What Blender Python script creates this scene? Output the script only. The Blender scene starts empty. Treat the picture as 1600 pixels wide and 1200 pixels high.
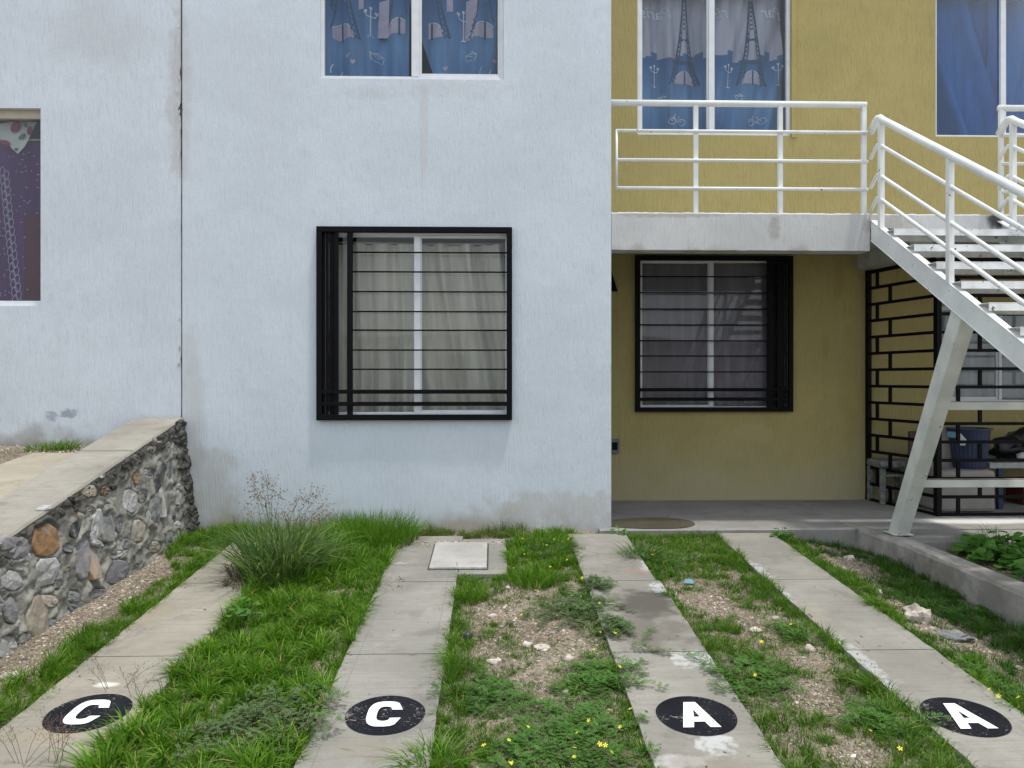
import bpy, math, random
import numpy as np
from math import sin, cos, pi, radians, sqrt, atan2
from mathutils import Vector, Matrix, noise as mnoise
from mathutils.geometry import tessellate_polygon
random.seed(7); rng = np.random.default_rng(7)
sc = bpy.context.scene
col = sc.collection

# ------------------------------------------------------------------ camera, sky, sun, exposure
YAW = radians(1.4); CZ = 1.2; FPX = 1200.0
cam_d = bpy.data.cameras.new("camera"); cam = bpy.data.objects.new("camera", cam_d); col.objects.link(cam)
cam_d.sensor_width = 36.0; cam_d.lens = 36.0 * FPX / 1600.0; cam_d.shift_y = -0.005
cam_d.clip_start = 0.05; cam_d.clip_end = 400
cam.location = (0, 0, CZ); cam.rotation_euler = (pi/2, 0, -YAW)
sc.camera = cam

SUN = Vector((0.20, -0.13, 1.0)).normalized()
w = bpy.data.worlds.new("World"); sc.world = w; w.use_nodes = True
wt = w.node_tree; wt.nodes.clear()
sky = wt.nodes.new("ShaderNodeTexSky"); sky.sky_type = 'NISHITA'; sky.sun_disc = False
sky.sun_elevation = math.asin(SUN.z); sky.sun_rotation = atan2(SUN.x, SUN.y)
sky.air_density = 1.0; sky.dust_density = 2.5
# thin bright cloud layer mixed over the blue sky
tc = wt.nodes.new("ShaderNodeTexCoord")
cn = wt.nodes.new("ShaderNodeTexNoise"); cn.inputs["Scale"].default_value = 2.2; cn.inputs["Detail"].default_value = 6
cr = wt.nodes.new("ShaderNodeMapRange"); cr.inputs[1].default_value = 0.3; cr.inputs[2].default_value = 0.65
cr.inputs[3].default_value = 0.45; cr.inputs[4].default_value = 0.85
mx = wt.nodes.new("ShaderNodeMixRGB"); mx.inputs[2].default_value = (7.6, 7.9, 8.3, 1)
bg = wt.nodes.new("ShaderNodeBackground"); bg.inputs["Strength"].default_value = 0.14
wo = wt.nodes.new("ShaderNodeOutputWorld")
L = wt.links.new
L(tc.outputs["Generated"], cn.inputs["Vector"]); L(cn.outputs["Fac"], cr.inputs[0]); L(cr.outputs[0], mx.inputs[0])
L(sky.outputs[0], mx.inputs[1]); L(mx.outputs[0], bg.inputs[0]); L(bg.outputs[0], wo.inputs[0])

sd = bpy.data.lights.new("sun", 'SUN'); sd.energy = 2.4; sd.angle = radians(3); sd.color = (1.0, 0.95, 0.87)
so = bpy.data.objects.new("sun", sd); col.objects.link(so); so.location = (2, -2, 12)
so.rotation_euler = SUN.to_track_quat('Z', 'Y').to_euler()

sc.view_settings.view_transform = 'Standard'; sc.view_settings.look = 'None'
sc.view_settings.gamma = 1.0; sc.view_settings.use_curve_mapping = False
sc.view_settings.exposure = 0.21
sc.cycles.max_bounces = 8; sc.cycles.transparent_max_bounces = 16

# ------------------------------------------------------------------ measuring helpers (photo pixel -> point on a real plane)
def ray(px, py):
    a = (px-800)/FPX; c = (592-py)/FPX
    return Vector((a*cos(YAW)+sin(YAW), -a*sin(YAW)+cos(YAW), c))
def onY(px, py, Y):
    d = ray(px, py); t = Y/d.y; return Vector((d.x*t, Y, CZ+d.z*t))
def onX(px, py, X):
    d = ray(px, py); t = X/d.x; return Vector((X, d.y*t, CZ+d.z*t))
def gz0(y): return -0.34+0.06*min(y, 6.0)
def onG(px, py, dz=0.0):
    d = ray(px, py); t = (-0.34+dz-CZ)/(d.z-0.06*d.y); return Vector((d.x*t, d.y*t, CZ+d.z*t))
def onZ(px, py, Z):
    d = ray(px, py); t = (Z-CZ)/d.z; return Vector((d.x*t, d.y*t, Z))

# ------------------------------------------------------------------ node helpers
class NT:
    def __init__(s, name):
        s.m = bpy.data.materials.new(name); s.m.use_nodes = True; s.t = s.m.node_tree; s.t.nodes.clear()
        s.out = s.t.nodes.new("ShaderNodeOutputMaterial")
        s.geo = s.t.nodes.new("ShaderNodeNewGeometry"); s.pos = s.geo.outputs["Position"]
    def n(s, ty, **kw):
        o = s.t.nodes.new(ty)
        for k, v in kw.items(): setattr(o, k, v)
        return o
    def put(s, v, sock):
        if hasattr(v, "is_linked") or isinstance(v, bpy.types.NodeSocket): s.t.links.new(v, sock)
        else:
            if isinstance(v, (tuple, list)) and len(v) == 3 and sock.type == 'RGBA': v = (*v, 1)
            sock.default_value = v
    def math(s, op, a, b=0.0, c=None, clamp=False):
        o = s.n("ShaderNodeMath", operation=op, use_clamp=clamp); s.put(a, o.inputs[0]); s.put(b, o.inputs[1])
        if c is not None: s.put(c, o.inputs[2])
        return o.outputs[0]
    def scaled(s, sc_, off=(0, 0, 0), rot=(0, 0, 0), src=None):
        o = s.n("ShaderNodeMapping"); s.put(src or s.pos, o.inputs[0]); o.inputs["Scale"].default_value = sc_
        o.inputs["Location"].default_value = off; o.inputs["Rotation"].default_value = rot; return o.outputs[0]
    def noise(s, scale=5, detail=3, vec=None, rough=0.5, dist=0):
        o = s.n("ShaderNodeTexNoise"); s.put(vec or s.pos, o.inputs["Vector"]); o.inputs["Scale"].default_value = scale
        o.inputs["Detail"].default_value = detail; o.inputs["Roughness"].default_value = rough; o.inputs["Distortion"].default_value = dist
        return o.outputs["Fac"]
    def voronoi(s, scale=5, vec=None, feature='F1', out="Distance"):
        o = s.n("ShaderNodeTexVoronoi", feature=feature); s.put(vec or s.pos, o.inputs["Vector"]); o.inputs["Scale"].default_value = scale
        return o.outputs[out]
    def rng(s, v, a, b, c=0.0, d=1.0, smooth=True):
        o = s.n("ShaderNodeMapRange"); o.interpolation_type = 'SMOOTHSTEP' if smooth else 'LINEAR'
        s.put(v, o.inputs[0])
        for i, x in enumerate((a, b, c, d)): s.put(x, o.inputs[1+i])
        return o.outputs[0]
    def mix(s, f, a, b, mode='MIX'):
        o = s.n("ShaderNodeMixRGB", blend_type=mode); s.put(f, o.inputs[0]); s.put(a, o.inputs[1]); s.put(b, o.inputs[2]); return o.outputs[0]
    def sep(s, v=None):
        o = s.n("ShaderNodeSeparateXYZ"); s.put(v or s.pos, o.inputs[0]); return o.outputs
    def ramp(s, f, stops):
        o = s.n("ShaderNodeValToRGB"); s.put(f, o.inputs[0]); e = o.color_ramp.elements
        while len(e) < len(stops): e.new(0.5)
        for x, (p, c) in zip(e, stops): x.position = p; x.color = (*c, 1)
        return o.outputs[0]
    def bump(s, h, strength=0.5, dist=0.01, nrm=None):
        o = s.n("ShaderNodeBump"); s.put(h, o.inputs["Height"]); o.inputs["Strength"].default_value = strength
        o.inputs["Distance"].default_value = dist
        if nrm: s.put(nrm, o.inputs["Normal"])
        return o.outputs[0]
    def principled(s, colr, rough=0.6, metal=0.0, nrm=None, spec=0.5):
        o = s.n("ShaderNodeBsdfPrincipled"); s.put(colr, o.inputs["Base Color"]); s.put(rough, o.inputs["Roughness"])
        s.put(metal, o.inputs["Metallic"]); o.inputs["Specular IOR Level"].default_value = spec
        if nrm: s.put(nrm, o.inputs["Normal"])
        s.t.links.new(o.outputs[0], s.out.inputs[0]); return o
    def spot(s, cx, cz, rx, rz, wob=0.5, nscale=6, ax=(0, 2)):
        """noisy-edged elliptical mask for stains and the painted sun patch in world coordinates"""
        p = s.sep(); a = s.math('DIVIDE', s.math('SUBTRACT', p[ax[0]], cx), rx); b = s.math('DIVIDE', s.math('SUBTRACT', p[ax[1]], cz), rz)
        r = s.math('ADD', s.math('MULTIPLY', a, a), s.math('MULTIPLY', b, b))
        r = s.math('ADD', r, s.math('MULTIPLY', s.math('SUBTRACT', s.noise(nscale, 5), 0.5), wob*3))
        return s.rng(r, 0.1, 1.1, 1, 0)
def hexlin(r, g, b):
    f = lambda c: (c/255/12.92 if c/255 <= 0.04045 else ((c/255+0.055)/1.055)**2.4)
    return (f(r), f(g), f(b))

# ------------------------------------------------------------------ materials
def plaster(name, base, dirt_or_light, zbase, stains_or_light=(), streak=1.0, mott=0.05, dh=0.25, bstr=0.55):
    g = NT(name)
    st = g.noise(1.0, 3, g.scaled((80, 80, 9)), 0.8)
    st2 = g.noise(1.0, 3, g.scaled((28, 28, 2.0)), 0.6)
    fine = g.noise(75, 4, rough=0.85); big = g.noise(1.3, 5); med = g.noise(7, 5)
    c = g.mix(g.rng(big, 0.3, 0.7, 0, 1), tuple(x*(1-mott) for x in base), tuple(min(1, x*(1+mott*.6)) for x in base))
    c = g.mix(g.rng(med, 0.45, 0.75, 0, 0.35), c, tuple(x*(1-2*mott) for x in base))
    c = g.mix(g.rng(st, 0.34, 0.49, 0.25*streak, 0), c, tuple(x*0.62 for x in base)); c = g.mix(g.rng(fine, 0.32, 0.46, 0.30, 0), c, tuple(x*0.6 for x in base))     # darker along the trowel grooves and in fine specks
    runs = g.noise(1.0, 4, g.scaled((9, 9, 0.35)), 0.6)
    c = g.mix(g.rng(runs, 0.55, 0.78, 0, 0.22), c, tuple(x*0.80 for x in base))
    z = g.sep()[2]
    zz = g.math('ADD', g.math('SUBTRACT', z, zbase), g.math('MULTIPLY', g.math('SUBTRACT', g.noise(3.2, 5), 0.5), 0.55))
    c = g.mix(g.rng(zz, -0.05, dh, 0.85, 0), c, dirt_or_light)
    for (cx, cz, rx, rz, colr, amt, wob, ns) in stains_or_light:
        c = g.mix(g.math('MULTIPLY', g.spot(cx, cz, rx, rz, wob, ns), amt), c, colr)
    h = g.math('ADD', g.math('MULTIPLY', st, 0.6*streak), g.math('ADD', g.math('MULTIPLY', fine, 0.35), g.math('MULTIPLY', st2, 0.5*streak)))
    b1 = g.bump(h, bstr, 0.014)
    b2 = g.bump(g.noise(2.5, 3), 0.3, 0.03, b1)
    g.principled(c, 0.88, nrm=b2, spec=0.25); return g.m

P_ud = onY(660, 160, 6)
M = {}
M['white'] = plaster("white_plaster", (0.64, 0.705, 0.77), (0.36, 0.33, 0.27), 0.03, [
    (onY(662, 200, 6).x, onY(662, 200, 6).z, 0.04, 0.55, (0.50, 0.46, 0.42), 0.28, 0.7, 14),
    (onY(720, 140, 6).x, onY(720, 140, 6).z, 0.45, 0.08, (0.45, 0.43, 0.40), 0.18, 1.2, 20),
    (onY(590, 145, 6).x, onY(590, 145, 6).z, 0.35, 0.06, (0.45, 0.43, 0.40), 0.18, 1.2, 20),
    (onY(860, 790, 6).x, onY(860, 790, 6).z, 0.65, 0.13, (0.46, 0.43, 0.37), 0.45, 1.1, 9),
    (onY(330, 760, 6).x, onY(330, 760, 6).z, 0.25, 0.35, (0.46, 0.45, 0.41), 0.5, 1.0, 6),
    (onY(300, 660, 6).x, onY(300, 660, 6).z, 0.12, 0.9, (0.47, 0.47, 0.45), 0.45, 0.6, 6),
    (onY(283, 150, 6).x, onY(283, 150, 6).z, 0.10, 0.9, (0.5, 0.49, 0.47), 0.45, 0.7, 8)], mott=0.05, dh=0.22)
M['white_left'] = plaster("white_plaster_left_house", (0.63, 0.69, 0.75), (0.30, 0.28, 0.25), 0.72, [
    (onY(80, 650, 6).x, onY(80, 650, 6).z, 0.055, 0.05, (0.16, 0.17, 0.22), 0.5, 1.0, 30),
    (onY(106, 646, 6).x, onY(106, 646, 6).z, 0.075, 0.045, (0.16, 0.17, 0.22), 0.6, 1.0, 30),
    (onY(150, 60, 6).x, onY(150, 60, 6).z, 0.5, 0.3, (0.52, 0.52, 0.52), 0.35, 0.7, 3),
    (onY(274, 150, 6).x, onY(274, 150, 6).z, 0.08, 0.8, (0.48, 0.45, 0.42), 0.5, 0.8, 9)], mott=0.06, dh=0.14)
M['yellow'] = plaster("yellow_plaster", (0.415, 0.35, 0.145), (0.46, 0.415, 0.26), 0.06, [  # pale base tone: splash dust, plus brightness painted into the shaded lower wall
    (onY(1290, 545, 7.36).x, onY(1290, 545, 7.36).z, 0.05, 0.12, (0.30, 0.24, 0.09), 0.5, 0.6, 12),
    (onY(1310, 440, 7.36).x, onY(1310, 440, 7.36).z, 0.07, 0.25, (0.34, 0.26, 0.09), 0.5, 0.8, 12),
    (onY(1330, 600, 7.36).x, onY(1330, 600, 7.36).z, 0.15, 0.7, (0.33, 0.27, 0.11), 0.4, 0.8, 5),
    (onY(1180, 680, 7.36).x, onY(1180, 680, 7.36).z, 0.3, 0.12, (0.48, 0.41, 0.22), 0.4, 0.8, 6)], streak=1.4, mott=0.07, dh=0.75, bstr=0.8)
M['slab_edge'] = plaster("whitewashed_concrete", (0.60, 0.61, 0.61), (0.40, 0.38, 0.35), 2.16, [
    (onY(1390, 345, 6).x, 2.42, 0.25, 0.10, (0.33, 0.30, 0.27), 0.6, 0.9, 14),
    (onY(1210, 352, 6).x, 2.40, 0.06, 0.12, (0.30, 0.26, 0.24), 0.5, 0.8, 20),
    (onY(1050, 335, 6).x, 2.49, 0.5, 0.03, (0.33, 0.31, 0.28), 0.5, 0.9, 20),
    (onY(1556, 338, 6).x, 2.46, 0.09, 0.09, (0.05, 0.05, 0.05), 0.95, 0.6, 12)], streak=1.2, mott=0.10, dh=0.05)

def concrete(name, base, stains_or_light=(), broom=True, mott=0.12, ax=(0, 1), bstr=0.45, rough=0.85, edges=None):
    g = NT(name)
    big = g.noise(1.6, 6, rough=0.6); med = g.noise(9, 6, rough=0.65); fine = g.noise(70, 3, rough=0.85)
    dk = tuple(x*(1-mott*1.6) for x in base); lt = tuple(min(1, x*(1+mott)) for x in base)
    c = g.mix(g.rng(big, 0.3, 0.7), dk, lt)
    c = g.mix(g.rng(med, 0.4, 0.75, 0, 0.45), c, tuple(x*(1-mott*2.2) for x in base))
    br = g.noise(1.0, 4, g.scaled((2.5, 70, 70)), 0.8)
    if broom: c = g.mix(g.rng(br, 0.48, 0.68, 0, 0.5), c, tuple(x*0.62 for x in base))
    if edges:
        px_ = g.sep()[0]
        for e_ in edges: c = g.mix(g.math('MULTIPLY', g.rng(g.math('ABSOLUTE', g.math('SUBTRACT', px_, e_)), 0.001, 0.0035, 1, 0), 0.4), c, tuple(x*0.5 for x in base))
    c = g.mix(g.rng(fine, 0.56, 0.72, 0, 0.5), c, tuple(x*0.5 for x in base))
    blot = g.noise(4.2, 7, rough=0.72, dist=0.6); c = g.mix(g.rng(blot, 0.52, 0.66, 0, 0.5), c, tuple(x*0.55 for x in base)); c = g.mix(g.rng(g.noise(5.5, 6, rough=0.7, vec=g.scaled((1, 1, 1), (7, 3, 0))), 0.60, 0.72, 0, 0.3), c, tuple(min(1, x*1.35) for x in base))
    pits = g.voronoi(38); c = g.mix(g.rng(pits, 0.05, 0.12, 0.45, 0), c, tuple(x*0.45 for x in base))
    for (cx, cz, rx, rz, colr, amt, wob, ns) in stains_or_light:
        c = g.mix(g.math('MULTIPLY', g.spot(cx, cz, rx, rz, wob, ns, ax), amt), c, colr)
    h = g.math('ADD', g.math('MULTIPLY', br, 0.7 if broom else 0.0), g.math('ADD', g.math('MULTIPLY', fine, 0.4), med))
    g.principled(c, rough, nrm=g.bump(h, bstr, 0.006), spec=0.3); return g.m
def gs(px, py, rx, ry, c, a, w=0.6, n=9):
    p = onG(px, py, 0.02); return (p.x, p.y, rx, ry, c, a, w, n)
cc = (0.40, 0.375, 0.325)
M['strip1'] = concrete("broomed_concrete_warm", (0.315, 0.295, 0.245), [gs(165, 1070, 0.06, 0.03, (0.75, 0.74, 0.7), 0.8, 0.5, 20),
    gs(230, 960, 0.12, 0.25, (0.33, 0.28, 0.19), 0.35), gs(70, 1150, 0.2, 0.08, (0.34, 0.29, 0.2), 0.4)], edges=(-1.83, -1.46))
M['strip2'] = concrete("broomed_concrete_grey", (0.275, 0.268, 0.24), [gs(650, 960, 0.05, 0.10, (0.2, 0.19, 0.17), 0.6, 0.8, 14),
    gs(600, 975, 0.06, 0.03, (0.23, 0.22, 0.2), 0.5, 0.8, 12), gs(700, 852, 0.35, 0.05, (0.25, 0.22, 0.18), 0.5, 0.9, 20),
    gs(625, 880, 0.05, 0.04, (0.56, 0.58, 0.59), 0.30, 1.3, 30), gs(590, 1170, 0.16, 0.1, (0.28, 0.24, 0.18), 0.35, 0.9, 10)], edges=(-0.635, -0.28))
M['strip3'] = concrete("broomed_concrete_stained", (0.28, 0.27, 0.238), [
    gs(1005, 940, 0.20, 0.30, (0.09, 0.084, 0.074), 0.95, 0.85, 9), gs(1020, 985, 0.26, 0.25, (0.15, 0.138, 0.118), 0.8, 1.0, 11),
    gs(1015, 885, 0.07, 0.16, (0.56, 0.58, 0.59), 0.45, 1.3, 24), gs(1030, 918, 0.07, 0.10, (0.62, 0.64, 0.66), 0.5, 1.2, 26),
    gs(1085, 1030, 0.14, 0.10, (0.56, 0.58, 0.59), 0.56, 1.3, 24), gs(1118, 1160, 0.09, 0.09, (0.56, 0.58, 0.59), 0.60, 1.3, 26),
    gs(1060, 1190, 0.15, 0.05, (0.6, 0.6, 0.6), 0.5, 1.0, 18), gs(1000, 893, 0.15, 0.05, (0.30, 0.20, 0.12), 0.5, 0.9, 16),
    gs(1120, 1195, 0.2, 0.1, (0.22, 0.19, 0.15), 0.5, 1.0, 12)])
M['strip4'] = concrete("broomed_concrete_pale", (0.285, 0.278, 0.245), [
    gs(1185, 890, 0.06, 0.2, (0.56, 0.58, 0.59), 0.52, 1.3, 22), gs(1225, 930, 0.05, 0.12, (0.6, 0.62, 0.64), 0.5, 1.3, 24),
    gs(1345, 1030, 0.05, 0.3, (0.56, 0.58, 0.59), 0.45, 1.3, 22), gs(1270, 960, 0.12, 0.15, (0.34, 0.31, 0.23), 0.35)], edges=(2.07,))
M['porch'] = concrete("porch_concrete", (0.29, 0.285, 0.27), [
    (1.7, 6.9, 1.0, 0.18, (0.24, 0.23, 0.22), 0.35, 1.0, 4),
    (3.2, 6.15, 0.5, 0.10, (0.20, 0.19, 0.18), 0.5, 0.9, 8), (4.05, 6.25, 0.8, 0.18, (0.74, 0.73, 0.70), 0.9, 0.35, 6),  # large pale patch: sunlight painted into the porch colour
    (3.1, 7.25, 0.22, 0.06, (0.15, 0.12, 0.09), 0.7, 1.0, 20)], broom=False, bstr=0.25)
M['kerb'] = concrete("kerb_concrete", (0.40, 0.38, 0.34), [
    (3.0, 5.2, 0.05, 0.5, (0.55, 0.52, 0.47), 0.5, 1.0, 10), (3.0, 4.6, 0.03, 0.3, (0.2, 0.18, 0.15), 0.6, 1.2, 9),
    (2.95, 5.0, 0.03, 0.3, (0.2, 0.18, 0.15), 0.6, 1.2, 12)], broom=False, mott=0.30, bstr=1.0)
M['coping'] = concrete("coping_concrete", (0.31, 0.295, 0.255), broom=True, mott=0.13)
M['path'] = concrete("path_concrete", (0.38, 0.345, 0.27), broom=True, mott=0.10)
M['cover'] = concrete("inspection_cover_concrete", (0.50, 0.49, 0.46), broom=True, mott=0.17, bstr=0.6)
M['soffit'] = concrete("soffit_concrete", (0.5, 0.5, 0.49), broom=False, mott=0.08)
M['asphalt'] = concrete("road_concrete", (0.30, 0.29, 0.27), broom=False)

def simple(name, c, rough=0.5, metal=0.0, var=0.06, scale=12, bump=0.0, bscale=60, spec=0.5, chips=None):
    g = NT(name); n = g.noise(scale, 5)
    cc_ = g.mix(g.rng(n, 0.3, 0.7), tuple(x*(1-var*2) for x in c), tuple(min(1, x*(1+var)) for x in c))
    if chips:
        k = g.noise(chips[1], 4, rough=0.7); cc_ = g.mix(g.rng(k, chips[2], chips[2]+0.03), cc_, chips[0])
    nr = g.bump(g.noise(bscale, 4), bump, 0.004) if bump else None
    g.principled(cc_, rough, metal, nr, spec); return g.m
M['steel_white'] = simple("white_painted_steel", (0.78, 0.81, 0.80), 0.42, var=0.05, scale=5, bump=0.15, bscale=40, chips=((0.16, 0.11, 0.08), 16, 0.665))
M['tread'] = simple("white_tread_steel", (0.72, 0.74, 0.74), 0.5, var=0.10, scale=9, bump=0.2, chips=((0.09, 0.075, 0.065), 20, 0.63))
M['leg'] = simple("greenish_white_painted_steel", (0.68, 0.71, 0.66), 0.45, var=0.07, scale=6, bump=0.15, chips=((0.15, 0.12, 0.09), 20, 0.66))
M['rusty_top'] = simple("dusty_steel", (0.26, 0.23, 0.20), 0.8, var=0.2)
M['black_steel'] = simple("black_painted_steel", (0.004, 0.004, 0.005), 0.6, var=0.1, spec=0.12)
M['alu'] = simple("white_aluminium", (0.70, 0.73, 0.76), 0.4, var=0.03)
M['alu_beige'] = simple("beige_aluminium", (0.46, 0.42, 0.34), 0.5, var=0.03)
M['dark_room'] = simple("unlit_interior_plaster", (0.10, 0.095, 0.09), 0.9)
M['meter'] = simple("grey_plastic_box", (0.16, 0.17, 0.17), 0.6)
M['print_white'] = simple("white_textile_print", (0.62, 0.68, 0.76), 0.9)
M['print_pink'] = simple("pink_textile_print", (0.48, 0.44, 0.54), 0.9)
M['print_blue'] = simple("blue_textile_print", (0.05, 0.095, 0.17), 0.9)
M['maroon'] = simple('maroon_cloth', (0.09, 0.01, 0.035), 0.9)
M['rubber'] = simple("dark_rubber_ball", (0.03, 0.035, 0.045), 0.45)
M['cloth_white'] = simple("white_cloth", (0.60, 0.63, 0.58), 0.9)
M['cloth_red'] = simple("red_flower_print", (0.25, 0.03, 0.07), 0.9)
M['cloth_green'] = simple("green_leaf_print", (0.10, 0.18, 0.12), 0.9)
M['lilac_print'] = simple("lilac_textile_print", (0.36, 0.34, 0.46), 0.9)
M['bin_blue'] = simple("navy_plastic", (0.028, 0.045, 0.10), 0.4)
M['paper'] = simple("paper_label", (0.55, 0.56, 0.55), 0.8)
M['teal'] = simple("teal_label", (0.10, 0.25, 0.32), 0.6)
M['foam'] = simple("off_white_plastic_block", (0.33, 0.31, 0.285), 0.7, var=0.08, scale=4)
M['brown_board'] = simple("brown_board", (0.09, 0.065, 0.05), 0.8, var=0.2)
M['crate_white'] = simple("dirty_white_plastic", (0.20, 0.215, 0.20), 0.6, var=0.25, scale=20)
M['black_bag'] = simple("black_plastic_bag", (0.01, 0.01, 0.012), 0.3, bump=0.6, bscale=18)
M['shelf'] = simple("ribbed_grey_sheet", (0.38, 0.43, 0.43), 0.5)
M['redbox'] = simple("dark_red_plastic", (0.13, 0.025, 0.02), 0.6)
M['yellow_petal'] = simple("yellow_petal", (0.80, 0.70, 0.05), 0.6)
M['rust'] = simple("rusty_metal", (0.13, 0.07, 0.04), 0.9)

def cloth(name, c, var=0.12, sheer=0.15):
    g = NT(name); n = g.noise(1.0, 4, g.scaled((14, 14, 1.2)))
    cc_ = g.mix(g.rng(n, 0.3, 0.7), tuple(x*(1-var*2) for x in c), c)
    d = g.n("ShaderNodeBsdfDiffuse"); g.put(cc_, d.inputs[0]); g.put(g.bump(g.noise(400, 1), 0.2, 0.002), d.inputs["Normal"])
    t = g.n("ShaderNodeBsdfTranslucent"); g.put(cc_, t.inputs[0])
    m = g.n("ShaderNodeMixShader"); m.inputs[0].default_value = sheer
    L_ = g.t.links.new; L_(d.outputs[0], m.inputs[1]); L_(t.outputs[0], m.inputs[2]); L_(m.outputs[0], g.out.inputs[0]); return g.m
M['beige_curtain'] = cloth("beige_curtain_cloth", (0.80, 0.75, 0.64))
M['plum_curtain'] = cloth("dull_plum_curtain_cloth", (0.36, 0.32, 0.36))
M['blue_curtain'] = cloth("plain_blue_curtain_cloth", (0.045, 0.20, 0.58), 0.12)
M['purple_curtain'] = cloth("purple_curtain_cloth", (0.13, 0.045, 0.17))
M['grey_curtain'] = cloth("pale_grey_curtain_cloth", (0.55, 0.57, 0.57))
def paris_cloth(name, zb, sx, hs, x0, upc=(0.50, 0.49, 0.57)):
    """city skyline printed on fabric: blue below a stepped roofline, pinkish grey above"""
    g = NT(name); p = g.sep()
    cell = g.math('FLOOR', g.math('MULTIPLY', g.math('SUBTRACT', p[0], x0), sx))
    wn = g.n("ShaderNodeTexWhiteNoise", noise_dimensions='1D'); g.put(cell, wn.inputs["W"])
    top = g.math('ADD', g.math('MULTIPLY', wn.outputs["Value"], hs), zb)
    k = g.rng(g.math('SUBTRACT', p[2], top), -0.004, 0.004, 1, 0)
    low = g.ramp(g.rng(p[2], zb-0.75, zb, 0, 1, False), [(0, (0.09, 0.24, 0.48)), (0.5, (0.17, 0.34, 0.58)), (1, (0.07, 0.17, 0.36))])
    up = upc
    c = g.mix(k, up, low); n = g.noise(1.0, 4, g.scaled((12, 12, 1.2)))
    c = g.mix(g.rng(n, 0.35, 0.7, 0, 0.5), c, (0.09, 0.13, 0.22))
    d = g.n("ShaderNodeBsdfDiffuse"); g.put(c, d.inputs[0]); g.t.links.new(d.outputs[0], g.out.inputs[0]); return g.m
def glass(name, tint=(0.93, 0.95, 0.96), refl=1.0):
    g = NT(name)
    tr = g.n("ShaderNodeBsdfTransparent"); tr.inputs[0].default_value = (*tint, 1)
    gl = g.n("ShaderNodeBsdfGlossy"); gl.inputs["Roughness"].default_value = 0.02; gl.inputs[0].default_value = (1, 1, 1, 1)
    g.put(g.bump(g.noise(1.4, 1), 0.12, 0.02), gl.inputs["Normal"])
    fr = g.n("ShaderNodeFresnel"); fr.inputs[0].default_value = 1.5
    f = g.math('MULTIPLY', fr.outputs[0], 0.55*refl, clamp=True)
    m = g.n("ShaderNodeMixShader"); L_ = g.t.links.new
    L_(f, m.inputs[0]); L_(tr.outputs[0], m.inputs[1]); L_(gl.outputs[0], m.inputs[2]); L_(m.outputs[0], g.out.inputs[0]); return g.m
M['glass'] = glass("window_glass")

def rubble(name, c, c2, vscale=18, damp=False, smear=0):
    g = NT(name); n = g.noise(vscale, 6, rough=0.65, dist=0.4); n2 = g.noise(vscale*6, 4, rough=0.7)
    k = g.mix(g.rng(n, 0.35, 0.65), c, c2); k = g.mix(g.rng(n2, 0.6, 0.72, 0, 0.6), k, tuple(x*0.35 for x in c))
    if smear: k = g.mix(g.rng(g.noise(7, 5, rough=0.7), 0.47, 0.62, 0, smear*1.4), k, (0.30, 0.295, 0.265))
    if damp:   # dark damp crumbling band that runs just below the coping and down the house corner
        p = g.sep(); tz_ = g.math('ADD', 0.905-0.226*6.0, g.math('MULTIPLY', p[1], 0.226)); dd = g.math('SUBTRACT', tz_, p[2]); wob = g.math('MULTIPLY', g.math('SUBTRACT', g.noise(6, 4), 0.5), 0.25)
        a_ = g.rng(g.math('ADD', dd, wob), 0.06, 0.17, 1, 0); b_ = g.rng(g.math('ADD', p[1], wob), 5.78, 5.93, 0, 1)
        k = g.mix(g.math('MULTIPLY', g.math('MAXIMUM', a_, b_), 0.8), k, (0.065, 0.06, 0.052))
    h = g.math('ADD', n, g.math('MULTIPLY', n2, 0.5))
    g.principled(k, 0.85, nrm=g.bump(h, 0.8, 0.012), spec=0.3); return g.m
M['mortar'] = rubble("rough_grey_mortar", (0.33, 0.325, 0.29), (0.16, 0.158, 0.14), 11, True)
M['mortar_dark'] = rubble("dark_crumbling_mortar", (0.10, 0.095, 0.085), (0.045, 0.042, 0.04), 14)
M['mortar_lip'] = rubble("pale_mortar_smear", (0.36, 0.36, 0.33), (0.20, 0.20, 0.185), 16)
ST = {'orange': ((0.36, 0.21, 0.10), (0.22, 0.14, 0.08)), 'purple': ((0.27, 0.26, 0.28), (0.19, 0.185, 0.20)), 'light': ((0.50, 0.50, 0.50), (0.33, 0.33, 0.34)),
      'tan': ((0.38, 0.34, 0.27), (0.29, 0.25, 0.20)), 'brown': ((0.22, 0.16, 0.11), (0.14, 0.11, 0.085)), 'dark': ((0.10, 0.105, 0.115), (0.05, 0.052, 0.06)),
      'grey': ((0.24, 0.25, 0.26), (0.15, 0.16, 0.165)), 'cream': ((0.48, 0.42, 0.36), (0.33, 0.28, 0.24)), 'rust': ((0.38, 0.25, 0.15), (0.32, 0.29, 0.27))}
for k, (a, b) in ST.items(): M['st_'+k] = rubble("stone_"+k, a, b, 20, smear=0.55)
M['rock_white'] = rubble("white_limestone", (0.66, 0.60, 0.53), (0.48, 0.42, 0.36), 16)

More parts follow.
